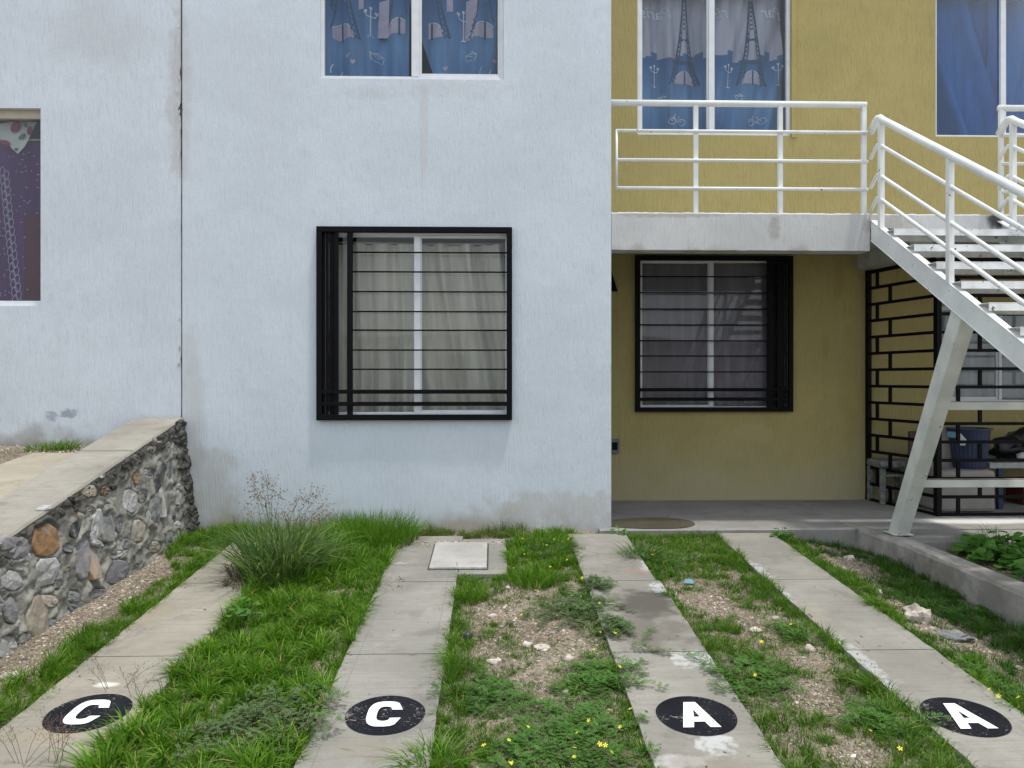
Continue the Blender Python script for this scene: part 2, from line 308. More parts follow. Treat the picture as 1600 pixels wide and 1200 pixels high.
def leafmat(name, stops, rough=0.5, trans=0.35, spec=0.25):
    g = NT(name); c = g.ramp(g.geo.outputs["Random Per Island"], stops)
    pn = g.noise(2.2, 3); c = g.mix(g.rng(pn, 0.35, 0.7, 0, 0.35), c, tuple(x*0.7 for x in stops[0][1]))
    d = g.n("ShaderNodeBsdfPrincipled"); g.put(c, d.inputs["Base Color"]); d.inputs["Roughness"].default_value = rough; d.inputs["Specular IOR Level"].default_value = spec
    t = g.n("ShaderNodeBsdfTranslucent"); g.put(g.mix(1.0, c, (1.0, 1.25, 0.5), 'MULTIPLY'), t.inputs[0])
    m = g.n("ShaderNodeMixShader"); m.inputs[0].default_value = trans
    L_ = g.t.links.new; L_(d.outputs[0], m.inputs[1]); L_(t.outputs[0], m.inputs[2]); L_(m.outputs[0], g.out.inputs[0]); return g.m
M['grass_lush'] = leafmat("lush_grass", [(0, (0.06, 0.15, 0.015)), (0.5, (0.105, 0.24, 0.014)), (0.9, (0.20, 0.38, 0.03)), (0.97, (0.36, 0.36, 0.10)), (1, (0.40, 0.30, 0.15))])
M['grass_short'] = leafmat("short_grass", [(0, (0.055, 0.13, 0.016)), (0.5, (0.095, 0.205, 0.02)), (0.88, (0.165, 0.31, 0.04)), (1, (0.42, 0.34, 0.17))])
M['grass_shade'] = leafmat("shade_tinted_grass", [(0, (0.04, 0.11, 0.016)), (0.6, (0.07, 0.17, 0.022)), (1, (0.12, 0.22, 0.04))])  # stair shade put into a darker blade colour
M['grass_olive'] = leafmat("olive_grass", [(0, (0.09, 0.15, 0.03)), (0.6, (0.14, 0.21, 0.045)), (1, (0.30, 0.26, 0.12))])
M['grass_dry'] = leafmat("dry_straw", [(0, (0.22, 0.16, 0.09)), (0.6, (0.30, 0.24, 0.14)), (1, (0.12, 0.10, 0.06))])
M['sage'] = leafmat("greyish_green_leaf", [(0, (0.09, 0.16, 0.06)), (0.6, (0.14, 0.23, 0.09)), (1, (0.22, 0.30, 0.14))])
M['bluegrass'] = leafmat("blue_green_blade", [(0, (0.06, 0.12, 0.04)), (0.6, (0.14, 0.24, 0.07)), (0.9, (0.24, 0.32, 0.12)), (1, (0.38, 0.32, 0.18))])
M['leaf'] = leafmat("bright_leaf", [(0, (0.06, 0.17, 0.03)), (0.6, (0.10, 0.24, 0.04)), (1, (0.17, 0.32, 0.07))])
M['seed'] = leafmat("purplish_seed_head", [(0, (0.22, 0.14, 0.13)), (0.6, (0.30, 0.20, 0.17)), (1, (0.16, 0.12, 0.09))])
M['deadleaf'] = leafmat("dead_brown_leaf", [(0, (0.12, 0.08, 0.05)), (0.6, (0.18, 0.13, 0.09)), (1, (0.07, 0.05, 0.035))])

def soil():
    g = NT("stony_soil"); big = g.noise(2.2, 6); v = g.voronoi(75, out="Color"); vd = g.voronoi(75)
    vs = g.n("ShaderNodeSeparateColor"); g.put(v, vs.inputs[0])
    c = g.mix(g.rng(big, 0.35, 0.65), (0.20, 0.165, 0.125), (0.31, 0.265, 0.205))
    c = g.mix(g.rng(vs.outputs[0], 0.55, 1.0, 0, 0.8), c, (0.42, 0.36, 0.29)); c = g.mix(g.rng(vs.outputs[1], 0.7, 1.0, 0, 0.8), c, (0.09, 0.075, 0.06))
    h = g.math('ADD', g.math('MULTIPLY', vd, -1.2), g.noise(30, 5))
    g.principled(c, 0.95, nrm=g.bump(h, 0.9, 0.015), spec=0.15); return g.m
M['soil'] = soil()
def pebble():
    g = NT("mixed_gravel"); c = g.ramp(g.geo.outputs["Random Per Island"], [(0, (0.16, 0.13, 0.10)), (0.3, (0.33, 0.27, 0.21)), (0.6, (0.45, 0.37, 0.30)), (0.85, (0.55, 0.49, 0.42)), (1, (0.70, 0.66, 0.6))])
    c = g.mix(g.rng(g.noise(90, 3), 0.5, 0.75, 0, 0.4), c, (0.18, 0.14, 0.11)); g.principled(c, 0.85, spec=0.3); return g.m
M['pebble'] = pebble()
def wornpaint(name, c, under, thr, ns=70):
    g = NT(name); n = g.noise(ns, 5, g.scaled((1, 2.2, 1)), rough=0.75); n2 = g.noise(11, 4)
    k = g.rng(g.math('ADD', n, g.math('MULTIPLY', n2, 0.45)), thr, thr+0.05)
    cc_ = g.mix(g.rng(g.noise(6, 4), 0.3, 0.7), c, tuple(min(1, x*1.35+0.004) for x in c)); cc_ = g.mix(k, cc_, under)
    sp = g.rng(g.voronoi(55), 0.06, 0.10, 1, 0); sk = g.rng(g.noise(9, 2), 0.45, 0.6, 0, 0.7)
    cc_ = g.mix(g.math('MULTIPLY', sp, sk), cc_, under)
    g.principled(cc_, 0.75, nrm=g.bump(g.noise(1.0, 4, g.scaled((3, 80, 80)), 0.7), 0.4, 0.005), spec=0.12); return g.m
M['mark_black'] = wornpaint("worn_black_paint", (0.007, 0.008, 0.012), (0.36, 0.34, 0.30), 0.845)
M['mark_white'] = wornpaint("worn_white_paint", (0.74, 0.77, 0.78), (0.16, 0.16, 0.16), 0.875)
def puddlemat():
    g = NT("muddy_puddle_water"); c = g.mix(g.rng(g.noise(3, 4), 0.3, 0.7), (0.060, 0.053, 0.045), (0.085, 0.075, 0.063))
    g.principled(c, 0.06, spec=0.5); return g.m
M['puddle'] = puddlemat()

# ------------------------------------------------------------------ mesh builder
LOC = {}
def props(o, label=None, cat=None, group=None, kind=None):
    for k, v in (("label", label), ("category", cat), ("group", group), ("kind", kind)):
        if v: o[k] = v
    return o
def empty(name, loc, label=None, cat=None, group=None, kind=None):
    o = bpy.data.objects.new(name, None); col.objects.link(o); o.location = loc; o.empty_display_size = 0.1
    LOC[o.name] = Vector(loc); return props(o, label, cat, group, kind)
def link(o, parent=None, world=None):
    col.objects.link(o); wl = Vector(world) if world is not None else Vector((0, 0, 0))
    if parent: o.parent = parent; o.location = wl-LOC[parent.name]
    else: o.location = wl
    LOC[o.name] = wl; return o
class MB:
    def __init__(s): s.v = []; s.f = []
    def quad(s, a, b, c, d): n = len(s.v); s.v += [tuple(a), tuple(b), tuple(c), tuple(d)]; s.f.append((n, n+1, n+2, n+3)); return s
    def poly(s, pts): n = len(s.v); s.v += [tuple(p) for p in pts]; s.f.append(tuple(range(n, n+len(pts)))); return s
    def box(s, x0, x1, y0, y1, z0, z1):
        return s.hexa([(x0, y0, z0), (x1, y0, z0), (x1, y1, z0), (x0, y1, z0), (x0, y0, z1), (x1, y0, z1), (x1, y1, z1), (x0, y1, z1)])
    def hexa(s, p):
        n = len(s.v); s.v += [tuple(q) for q in p]
        s.f += [tuple(n+i for i in q) for q in ((0, 3, 2, 1), (4, 5, 6, 7), (0, 1, 5, 4), (1, 2, 6, 5), (2, 3, 7, 6), (3, 0, 4, 7))]; return s
    def bar(s, a, b, w, h, up=(0, 0, 1)):
        a, b = Vector(a), Vector(b); d = (b-a).normalized(); u = Vector(up); r = d.cross(u).normalized(); u = r.cross(d).normalized()
        r *= w/2; u *= h/2
        return s.hexa([a-r-u, a+r-u, b+r-u, b-r-u, a-r+u, a+r+u, b+r+u, b-r+u])
    def tube(s, pts, rad, n=8, cap=True):
        pts = [Vector(p) for p in pts]; base = len(s.v); rads = rad if isinstance(rad, (list, tuple)) else [rad]*len(pts)
        for i, p in enumerate(pts):
            d = (pts[min(i+1, len(pts)-1)]-pts[max(i-1, 0)]).normalized()
            u = Vector((0, 0, 1)) if abs(d.z) < 0.9 else Vector((1, 0, 0))
            r = d.cross(u).normalized(); u = r.cross(d)
            for k in range(n):
                a = 2*pi*k/n; s.v.append(tuple(p+(r*cos(a)+u*sin(a))*rads[i]))
        for i in range(len(pts)-1):
            for k in range(n):
                k2 = (k+1) % n; s.f.append((base+i*n+k, base+i*n+k2, base+(i+1)*n+k2, base+(i+1)*n+k))
        if cap:
            s.f.append(tuple(base+k for k in range(n))[::-1]); s.f.append(tuple(base+(len(pts)-1)*n+k for k in range(n)))
        return s
    def lathe(s, c, prof, n=24, rib=0.0, nr=0):
        base = len(s.v)
        for r, z in prof:
            for k in range(n):
                a = 2*pi*k/n; rr = r+(rib if (k % 2 and nr) else 0); s.v.append((c[0]+rr*cos(a), c[1]+rr*sin(a), c[2]+z))
        for i in range(len(prof)-1):
            for k in range(n):
                k2 = (k+1) % n; s.f.append((base+i*n+k, base+i*n+k2, base+(i+1)*n+k2, base+(i+1)*n+k))
        return s
    def build(s, name, mat, parent=None, smooth=False, bevel=0.0, label=None, cat=None, group=None, kind=None):
        a = np.array(s.v); lo, hi = a.min(0), a.max(0); o0 = np.array([(lo[0]+hi[0])/2, (lo[1]+hi[1])/2, lo[2]])
        me = bpy.data.meshes.new(name); me.from_pydata([tuple(p) for p in (a-o0)], [], s.f); me.update()
        me.materials.append(mat)
        if smooth: me.polygons.foreach_set("use_smooth", [True]*len(me.polygons))
        o = bpy.data.objects.new(name, me); link(o, parent, o0)
        if bevel:
            b = o.modifiers.new("bevel", 'BEVEL'); b.width = bevel; b.segments = 2; b.limit_method = 'ANGLE'
        return props(o, label, cat, group, kind)
def wall_mb(x0, x1, z0, z1, Y, th, holes):
    m = MB(); xs = sorted({x0, x1, *[h[0] for h in holes], *[h[1] for h in holes]}); zs = sorted({z0, z1, *[h[2] for h in holes], *[h[3] for h in holes]})
    xs = [x for x in xs if x0 <= x <= x1]; zs = [z for z in zs if z0 <= z <= z1]
    idx = {}
    def V(x, y, z):
        k = (round(x, 5), round(y, 5), round(z, 5))
        if k not in idx: idx[k] = len(m.v); m.v.append(k)
        return idx[k]
    inh = lambda x, z: any(h[0]-1e-6 < x < h[1]+1e-6 and h[2]-1e-6 < z < h[3]+1e-6 for h in holes)
    solid = {}
    for i in range(len(xs)-1):
        for j in range(len(zs)-1): solid[i, j] = not inh((xs[i]+xs[i+1])/2, (zs[j]+zs[j+1])/2)
    Yb = Y+th
    for (i, j), s_ in solid.items():
        if not s_: continue
        a, b, c, d = xs[i], xs[i+1], zs[j], zs[j+1]
        m.f.append((V(a, Y, c), V(b, Y, c), V(b, Y, d), V(a, Y, d))); m.f.append((V(a, Yb, c), V(a, Yb, d), V(b, Yb, d), V(b, Yb, c)))
        if not solid.get((i-1, j)): m.f.append((V(a, Y, c), V(a, Y, d), V(a, Yb, d), V(a, Yb, c)))
        if not solid.get((i+1, j)): m.f.append((V(b, Y, c), V(b, Yb, c), V(b, Yb, d), V(b, Y, d)))
        if not solid.get((i, j-1)): m.f.append((V(a, Y, c), V(a, Yb, c), V(b, Yb, c), V(b, Y, c)))
        if not solid.get((i, j+1)): m.f.append((V(a, Y, d), V(b, Y, d), V(b, Yb, d), V(a, Yb, d)))
    return m

# ------------------------------------------------------------------ GROUND
Xc = onY(955, 400, 6).x; Xj = onY(284, 400, 6).x
BARE = []   # (x, y, rx, ry, strength)
def bare(px, py, rx, ry, s=1.0): p = onG(px, py); BARE.append((p.x, p.y, rx, ry, s))
bare(860, 985, 0.26, 0.36); bare(790, 960, 0.17, 0.25, .85); bare(840, 1125, 0.12, 0.30, .9); bare(880, 1050, 0.22, 0.14, .75); bare(790, 1030, .15, .12, .6)
bare(815, 1075, 0.15, 0.15, .5); bare(855, 1150, 0.08, 0.10, .8); bare(830, 925, .12, .12, .6)
bare(1110, 940, 0.22, 0.26, 1.0); bare(1160, 900, 0.16, 0.10, .7); bare(1190, 975, 0.18, 0.22, .7); bare(1270, 1035, .14, .14, .75); bare(1290, 1090, .12, .22, .85); bare(1320, 1180, .12, .16, .85)
bare(1330, 870, 0.20, 0.26, 1.0); bare(1290, 845, .15, .15, .6); bare(1470, 975, 0.22, 0.12, .95); bare(1400, 935, .15, .14, .6); bare(1540, 1000, .25, .12, .8); bare(1500, 1060, .2, .1, .5)
bare(700, 843, 0.40, 0.045, 1.0); bare(20, 1060, .3, .3, .6)
def nz(x, y, s, o=0.0): return mnoise.noise(Vector((x*s+o, y*s+o*1.7, o)))
def ground_z(x, y):
    z = -0.34+0.06*min(max(y, -1.0), 6.0)
    if y > -1: z -= 0.006
    if x > 2.15 and y > -1: z -= 0.13*min(1, (x-2.15)/0.7)*min(1, (y+1)/1.0)
    if x > 0.78 and y > 5.78: z -= 0.05*min(1, (y-5.78)/0.12)
    if y < -1: z -= 0.10
    return z
def ground_zn(x, y):
    inside = -2.7 < x < 3.4 and 1.0 < y < 6.0
    return ground_z(x, y)+(0.011*nz(x, y, 3.1)+0.007*nz(x, y, 11, 3)+0.004*nz(x, y, 34, 5) if inside else 0)
gx = np.concatenate([np.linspace(-60, -3, 20), np.arange(-2.7, 3.4, 0.03), np.linspace(3.6, 60, 20)])
gy = np.concatenate([np.linspace(-60, 1.2, 30), np.arange(1.5, 6.1, 0.03), np.linspace(6.3, 60, 12)])
V = [(x, y, ground_zn(x, y)) for y in gy for x in gx]; nx = len(gx)
F = [(j*nx+i, j*nx+i+1, (j+1)*nx+i+1, (j+1)*nx+i) for j in range(len(gy)-1) for i in range(nx-1)]
m = MB(); m.v = V; m.f = F; m.build("ground", M['soil'], smooth=True, kind="structure")
MB().box(-60, 60, -8.0, -1.2, -0.56, -0.455).build("road", M['asphalt'], kind="structure")

# ------------------------------------------------------------------ DRIVEWAY STRIPS
STRIPS = [(-1.885, -1.41, 'strip1'), (-0.695, -0.225, 'strip2'), (0.565, 1.02, 'strip3'), (1.69, 2.12, 'strip4')]
joints = [5.80, 4.70, 3.645, 2.585, 1.53, 0.47, -0.59, -1.19]
def slab_mb(x0, x1, y1, y0, th=0.09, lift=0.02):
    """slab that follows the slope, with slightly chipped uneven edges"""
    m = MB(); n = 26; ring = []
    for i in range(n+1): t = i/n; y = y0+(y1-y0)*t; ring.append((x0+0.006*nz(x0, y, 9)+0.004*nz(x0, y, 30, 2), y))
    top = [(x0+(x1-x0)*t, y1) for t in (0.25, 0.5, 0.75)]
    r2 = []
    for i in range(n+1): t = 1-i/n; y = y0+(y1-y0)*t; r2.append((x1+0.006*nz(x1, y, 9, 4)+0.004*nz(x1, y, 30, 6), y))
    zt = lambda y: -0.34+0.06*y+lift
    L0 = ring; R0 = r2[::-1]
    for i in range(n):
        a, b, c, d = L0[i], R0[i], R0[i+1], L0[i+1]
        m.quad((a[0], a[1], zt(a[1])), (b[0], b[1], zt(b[1])), (c[0], c[1], zt(c[1])), (d[0], d[1], zt(d[1])))
        m.quad((d[0], d[1], zt(d[1])), (d[0], d[1], zt(d[1])-th), (a[0], a[1], zt(a[1])-th), (a[0], a[1], zt(a[1])))
        m.quad((b[0], b[1], zt(b[1])), (b[0], b[1], zt(b[1])-th), (c[0], c[1], zt(c[1])-th), (c[0], c[1], zt(c[1])))
    for y, (a, b) in ((y0, (L0[0], R0[0])), (y1, (L0[-1], R0[-1]))):
        m.quad((a[0], y, zt(y)), (b[0], y, zt(y)), (b[0], y, zt(y)-th), (a[0], y, zt(y)-th))
    return m
tops = [5.62, 5.80, 5.80, 5.80]
for si, (x0, x1, mk) in enumerate(STRIPS):
    s = empty("driveway_strip", ((x0+x1)/2, 2.5, -0.25), kind="structure")
    for i in range(len(joints)-1):
        y1 = tops[si] if i == 0 else joints[i]; y1 -= 0.004; y0 = joints[i+1]+0.004
        xa, xb = x0, x1
        if si == 2 and i == 0: xb = x1-0.02
        if si == 1 and i == 0: y1 = 5.75
        slab_mb(xa, xb, y1, y0).build("concrete_slab", M[mk], s)
    if si == 1:
        slab_mb(x1+0.003, 0.09, 5.66, 4.84).build("concrete_slab", M[mk], s)

def zg(y, lift=0.02): return -0.34+0.06*y+lift
# inspection cover in the second strip
cv = empty("inspection_cover", (-0.225, 5.23, zg(5.23)), "pale square concrete inspection cover set in the head of the strip left of the middle", "drain cover")
def cov(x0, x1, y0, y1, l0, l1, nm, mt, b=0):
    MB().hexa([(x0, y0, zg(y0, l0)), (x1, y0, zg(y0, l0)), (x1, y1, zg(y1, l0)), (x0, y1, zg(y1, l0)),
               (x0, y0, zg(y0, l1)), (x1, y0, zg(y0, l1)), (x1, y1, zg(y1, l1)), (x0, y1, zg(y1, l1))]).build(nm, M[mt], cv, bevel=b)
cov(-0.422, -0.032, 4.925, 5.535, 0.0205, 0.0235, "dark_gap", 'mortar_dark')
cov(-0.412, -0.042, 4.935, 5.525, 0.015, 0.036, "lid", 'cover', 0.003)

# ------------------------------------------------------------------ painted parking letters
def tess(outlines, f):
    pts = [[Vector((x, y, 0)) for x, y in o] for o in outlines]; tri = tessellate_polygon(pts); flat = [p for o in pts for p in o]
    m = MB(); m.v = [tuple(f(p.x, p.y)) for p in flat]; m.f = [tuple(t) for t in tri]; return m
def letterC():
    o = []; w_, h_ = 0.70, 1.0; n = 2.9
    def se(a, rx, ry): c, s_ = cos(a), sin(a); return (abs(c)**(2/n)*rx*(1 if c >= 0 else -1), abs(s_)**(2/n)*ry*(1 if s_ >= 0 else -1))
    A = 0.72
    out = [se(A+(2*pi-2*A)*i/30, 0.37, 0.5) for i in range(31)]
    inn = [se(A*1.0+(2*pi-2*A)*i/30, 0.16, 0.29) for i in range(31)][::-1]
    out[0] = (0.37, 0.16); out[-1] = (0.37, -0.17); inn[0] = (0.14, -0.17); inn[-1] = (0.14, 0.16)
    return [out+inn]
def letterA():
    return [[(-0.40, -0.5), (-0.13, 0.5), (0.13, 0.5), (0.40, -0.5), (0.175, -0.5), (0.115, -0.29), (-0.115, -0.29), (-0.175, -0.5)],
            [(-0.065, -0.10), (0.065, -0.10), (0.0, 0.20)]]
MARKS = [((138, 1114), letterC, 'C', "white letter C in a worn black disc painted on the leftmost driveway strip"),
         ((602, 1117), letterC, 'C', "white letter C in a speckled black disc on the second driveway strip from the left"),
         ((1088, 1118), letterA, 'A', "white letter A in a black disc on the strip with the dark oil stain"),
         ((1507, 1120), letterA, 'A', "white letter A in a black disc on the rightmost driveway strip")]
for (p, fn, ch, lb) in MARKS:
    c = onG(p[0], p[1], 0.02); R = 0.158
    t = empty("painted_parking_letter", (c.x, c.y, zg(c.y)), lb, "ground marking", "painted parking letters")
    m = MB(); m.poly([(c.x+R*cos(a)*(1+0.008*sin(5*a)), c.y+R*sin(a), zg(c.y+R*sin(a), 0.0225)) for a in [2*pi*i/48 for i in range(48)]])
    m.build("disc", M['mark_black'], t)
    tess(fn(), lambda x, y: (c.x+x*0.185-0.003, c.y+y*0.20, zg(c.y+y*0.20, 0.0255))).build("letter", M['mark_white'], t)

# ------------------------------------------------------------------ WHITE HOUSE
def rectY(p, q, Y): a = onY(*p, Y); b = onY(*q, Y); return (a.x, b.x, b.z, a.z)
ROOF = 5.35
W_low = rectY((507, 366), (794, 646), 6.0); W_up = rectY((500, 60), (787, 125), 6.0); W_up = (W_up[0], W_up[1], W_up[2], W_up[2]+1.42)
def window(parent, r, Yf, mx_, mat=None, back='left', fw=0.028, mw=0.055, lab=None, t=0.018):
    """aluminium sliding window: frame with mullion and two panes"""
    mat = mat or M['alu']; x0, x1, z0, z1 = r; m = MB(); Y0, Y1 = Yf, Yf+0.05
    m.box(x0, x1, Y0, Y1, z0, z0+fw); m.box(x0, x1, Y0, Y1, z1-fw, z1)
    m.box(x0, x0+fw, Y0, Y1, z0+fw, z1-fw); m.box(x1-fw, x1, Y0, Y1, z0+fw, z1-fw)
    wdw = m.build("window", mat, parent, bevel=0.002, label=lab)
    s_ = MB(); s_.box(mx_-mw/2, mx_+mw/2, Y0-0.004, Y0+0.03, z0+fw, z1-fw); s_.build("mullion", mat, wdw, bevel=0.003)
    # inner sash of the sliding leaf
    a, b = (x0+fw, mx_-mw/2) if back == 'left' else (mx_+mw/2, x1-fw)
    s2 = MB(); Ya, Yb = Y0+0.012, Y0+0.04
    s2.box(a, b, Ya, Yb, z0+fw, z0+fw+t*1.6); s2.box(a, b, Ya, Yb, z1-fw-t, z1-fw); s2.box(a, a+t, Ya, Yb, z0+fw+t*1.6, z1-fw-t); s2.box(b-t, b, Ya, Yb, z0+fw+t*1.6, z1-fw-t)
    s2.build("sash", mat, wdw, bevel=0.002)
    for (c, d) in ((x0+fw, mx_-mw/2), (mx_+mw/2, x1-fw)):
        MB().box(c, d, Y0+0.022, Y0+0.027, z0+fw, z1-fw).build("pane", M['glass'], wdw)
    return wdw
def shell(parent, x0, x1, Y, depth, zroof, wallmat, th=0.15, holes=(), zb=-0.6, left=True, right=True):
    wall_mb(x0, x1, zb, zroof, Y, th, holes).build("wall", wallmat, parent)
    m = MB(); m.box(x0, x0+th, Y+th+0.003, Y+depth, zb, zroof); m.build("side_wall", wallmat, parent)
    m = MB(); m.box(x1-th, x1, Y+th+0.003, Y+depth, zb, zroof); m.build("side_wall", wallmat, parent)
    MB().box(x0+th, x1-th, Y+depth-th, Y+depth, zb, zroof).build("rear_wall", wallmat, parent)
    MB().box(x0, x1, Y, Y+depth, zroof+0.003, zroof+0.15).build("roof", M['soffit'], parent)
    # dark inside lining and middle floor
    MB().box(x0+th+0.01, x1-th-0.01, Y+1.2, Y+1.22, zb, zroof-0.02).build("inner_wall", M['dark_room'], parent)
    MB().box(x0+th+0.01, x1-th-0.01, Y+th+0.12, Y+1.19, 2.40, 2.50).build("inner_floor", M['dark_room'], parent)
wh = empty("white_house", ((Xj+Xc)/2, 6, 0), "two-storey house front of blueish white trowelled plaster in the centre", "house")
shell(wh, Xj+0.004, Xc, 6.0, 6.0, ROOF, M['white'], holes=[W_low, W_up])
window(wh, W_low, 6.03, onY(652, 500, 6.03).x, back='right', fw=0.010, mw=0.05, t=0.009, lab="lower window of the white house")
window(wh, W_up, 6.02, onY(649, 60, 6.02).x, back='right', mw=0.06, lab="upper window of the white house")
# sill ledge under upper window
lh = empty("neighbouring_white_house", (-5.2, 6, 0), "white plastered house front at the far left above the raised path", "house")
W_l = rectY((-160, 167), (63, 478), 6.0)
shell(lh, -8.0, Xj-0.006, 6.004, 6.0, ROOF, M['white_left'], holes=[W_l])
x0, x1, z0, z1 = W_l
m = MB(); m.box(x0, x1, 6.06, 6.12, z0, z0+0.045); m.box(x1-0.006, x1, 6.06, 6.12, z0+0.045, z1); wd = m.build("window", M['alu'], lh)
m = MB(); m.box(x0, x1-0.008, 6.05, 6.12, z1-0.065, z1-0.001); m.build("head_rail", M['alu_beige'], wd)
MB().box(x0, x1-0.008, 6.085, 6.09, z0+0.046, z1-0.066).build("pane", M['glass'], wd)
# crack / open joint between the houses
m = MB(); pts = []
n = 60
for i in range(n+1):
    z = 0.9+(4.3-0.9)*i/n; pts.append((Xj-0.001+0.003*nz(0, z, 5), z, 0.0014+0.0025*abs(nz(1, z, 4))+(0.002 if z > 2.9 else 0)+(0.022 if 3.25 < z < 3.75 else 0.004)*max(0, nz(3, z, 13))*1.5))
for (a, za, wa), (b, zb_, wb) in zip(pts[:-1], pts[1:]): m.quad((a-wa, 5.9965, za), (a+wa*.4, 5.9965, za), (b+wb*.4, 5.9965, zb_), (b-wb, 5.9965, zb_))
m.build("joint_crack", M['mortar_dark'], wh)
# peeling plaster flakes beside the joint
m = MB()
for i in range(26):
    z = random.uniform(3.0, 4.0) if i < 18 else random.uniform(1.2, 3); x = Xj-0.012-random.random()*0.02; r = random.uniform(0.006, 0.018)
    k = [(x+r*cos(a)*.6*random.uniform(.6, 1.2), 5.99-random.random()*0.006, z+r*1.6*sin(a)*random.uniform(.6, 1.2)) for a in [2*pi*j/6 for j in range(6)]]
    m.poly(k)
m.build("plaster_flakes", M['slab_edge'], lh, kind="stuff")

# grilles
def grille(px_frame, vbars, thin, thick, thinx, Y, lb, dark_strips=()):
    x0, x1, z0, z1 = rectY(px_frame[0], px_frame[1], Y); t = 0.043
    g_ = empty("window_grille", ((x0+x1)/2, Y, z0), lb, "window grille", "black window grilles")
    m = MB(); m.box(x0, x1, Y-0.045, Y, z1-t, z1); m.box(x0, x1, Y-0.045, Y, z0, z0+t); m.box(x0, x0+t, Y-0.045, Y, z0+t, z1-t); m.box(x1-t, x1, Y-0.045, Y, z0+t, z1-t)
    m.build("frame", M['black_steel'], g_, bevel=0.003)
    for (px, wpx) in vbars:
        x = onY(px, 500, Y-0.02).x; wv = wpx/FPX*Y/2
        MB().box(x-wv, x+wv, Y-0.036, Y-0.012, z0+t, z1-t).build("upright", M['black_steel'], g_, bevel=0.002)
    for (pa, pb_) in dark_strips:
        MB().box(onY(pa, 500, Y).x, onY(pb_, 500, Y).x, Y-0.010, Y-0.007, z0+t, z1-t).build("dark_strip", M['black_steel'], g_)  # black strips standing in for the dark side reveal
    xa, xb = onY(thinx[0], 500, Y).x, onY(thinx[1], 500, Y).x
    for py in thin:
        z = onY(650, py, Y-0.02).z; MB().tube([(xa, Y-0.024, z), (xb, Y-0.024, z)], 0.0068, 6).build("bar", M['black_steel'], g_, smooth=True)
    for py in thick:
        z = onY(650, py, Y-0.02).z; MB().box(x0+t, x1-t, Y-0.042, Y-0.018, z-0.016, z+0.016).build("flat_bar", M['black_steel'], g_, bevel=0.002)
grille(((496, 355), (800, 656)), [(526, 6), (547, 8.5)], [394.7, 425, 456, 487, 516, 547, 577], [612, 631], (546, 792), 5.998,
       "black square-tube grille over the lower window of the white wall", ((504, 508.5), (509.5, 514), (515, 523)))
grille(((992, 400), (1237, 643)), [(1202, 8), (1218, 9)], [431, 456.5, 482, 507, 532, 556, 581], [609, 624], (999, 1204), 7.358,
       "black square-tube grille over the window under the balcony", ((1207, 1211.5), (1212.5, 1216), (1222, 1225.5), (1226.3, 1229)))

# ------------------------------------------------------------------ YELLOW HOUSE
YY = 7.36
yh = empty("yellow_house", (4.5, YY, 0), "ochre yellow plastered house set back behind a balcony on the right", "house")
Y_low = rectY((1001, 407), (1229, 637), YY); Y_up = rectY((996, 60), (1236, 212), YY); Y_up = (Y_up[0], Y_up[1], Y_up[2], Y_up[2]+1.45)
Y_up2 = rectY((1462, 60), (1690, 215), YY); Y_up2 = (Y_up2[0], Y_up2[1], Y_up2[2], Y_up2[2]+1.45)
Y_k = rectY((1463, 478), (1665, 628), YY)
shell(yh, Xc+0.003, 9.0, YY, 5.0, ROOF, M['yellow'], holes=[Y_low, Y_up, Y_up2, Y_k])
window(yh, Y_low, YY+0.02, onY(1110, 500, YY+.05).x, back='left', fw=0.012, mw=0.045, t=0.009, lab="window under the balcony")
window(yh, Y_up, YY+0.02, onY(1112, 100, YY+.02).x, back='left', fw=0.035, mw=0.055, lab="balcony window with printed curtains")
window(yh, Y_up2, YY+0.02, onY(1567, 100, YY+.02).x, back='right', fw=0.022, mw=0.045, lab="balcony window with plain blue curtains")
window(yh, Y_k, YY+0.03, onY(1563, 550, YY+.03).x, back='left', fw=0.02, mw=0.03, lab="window behind the fence")
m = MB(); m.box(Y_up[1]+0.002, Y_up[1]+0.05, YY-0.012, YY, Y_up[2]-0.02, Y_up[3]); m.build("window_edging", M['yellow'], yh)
# balcony: slab, front beam, side beam
z_top = onY(1150, 332, 6).z; z_bot = onY(1150, 391, 6).z; xe = onY(1359, 360, 6).x; z_sof = 2.40
def rough_beam(x0, x1, y0, y1, z0, z1, nm, mt, amp=0.006, nseg=90):
    m = MB(); pr = []
    for i in range(nseg+1):
        x = x0+(x1-x0)*i/nseg; a = amp*nz(x, z1, 14)+amp*.5*nz(x, z1, 50, 3); b = amp*.5*nz(x, z0, 12, 5)
        pr.append([(x, y0, z0+b), (x, y0+0.001, z1-0.012+a*.3), (x, y0+0.012, z1+a), (x, y1, z1), (x, y1, z0)])
    m.v = [p for r in pr for p in r]
    for i in range(nseg):
        for k in range(5): k2 = (k+1) % 5; m.f.append((i*5+k, (i+1)*5+k, (i+1)*5+k2, i*5+k2))
    m.f.append((0, 1, 2, 3, 4)); m.f.append(tuple(nseg*5+i for i in (4, 3, 2, 1, 0)))
    return m.build(nm, M[mt], yh)
rough_beam(Xc+0.003, xe, 6.0, 6.16, z_bot, z_top, "balcony_beam", 'slab_edge')
rough_beam(xe+0.002, 8.9, 6.0, 6.16, z_top-0.12, z_top-0.002, "balcony_beam", 'slab_edge', 0.008, 120)
MB().box(Xc+0.003, 8.9, 6.162, YY-0.003, z_sof, z_top-0.012).build("balcony_slab", M['soffit'], yh)
xb0 = onY(1338, 420, YY).x; zb0 = onY(1338, 421, YY).z
MB().box(xb0, xb0+0.2, 6.4, YY-0.004, zb0, z_sof-0.003).build("side_beam", M['soffit'], yh)
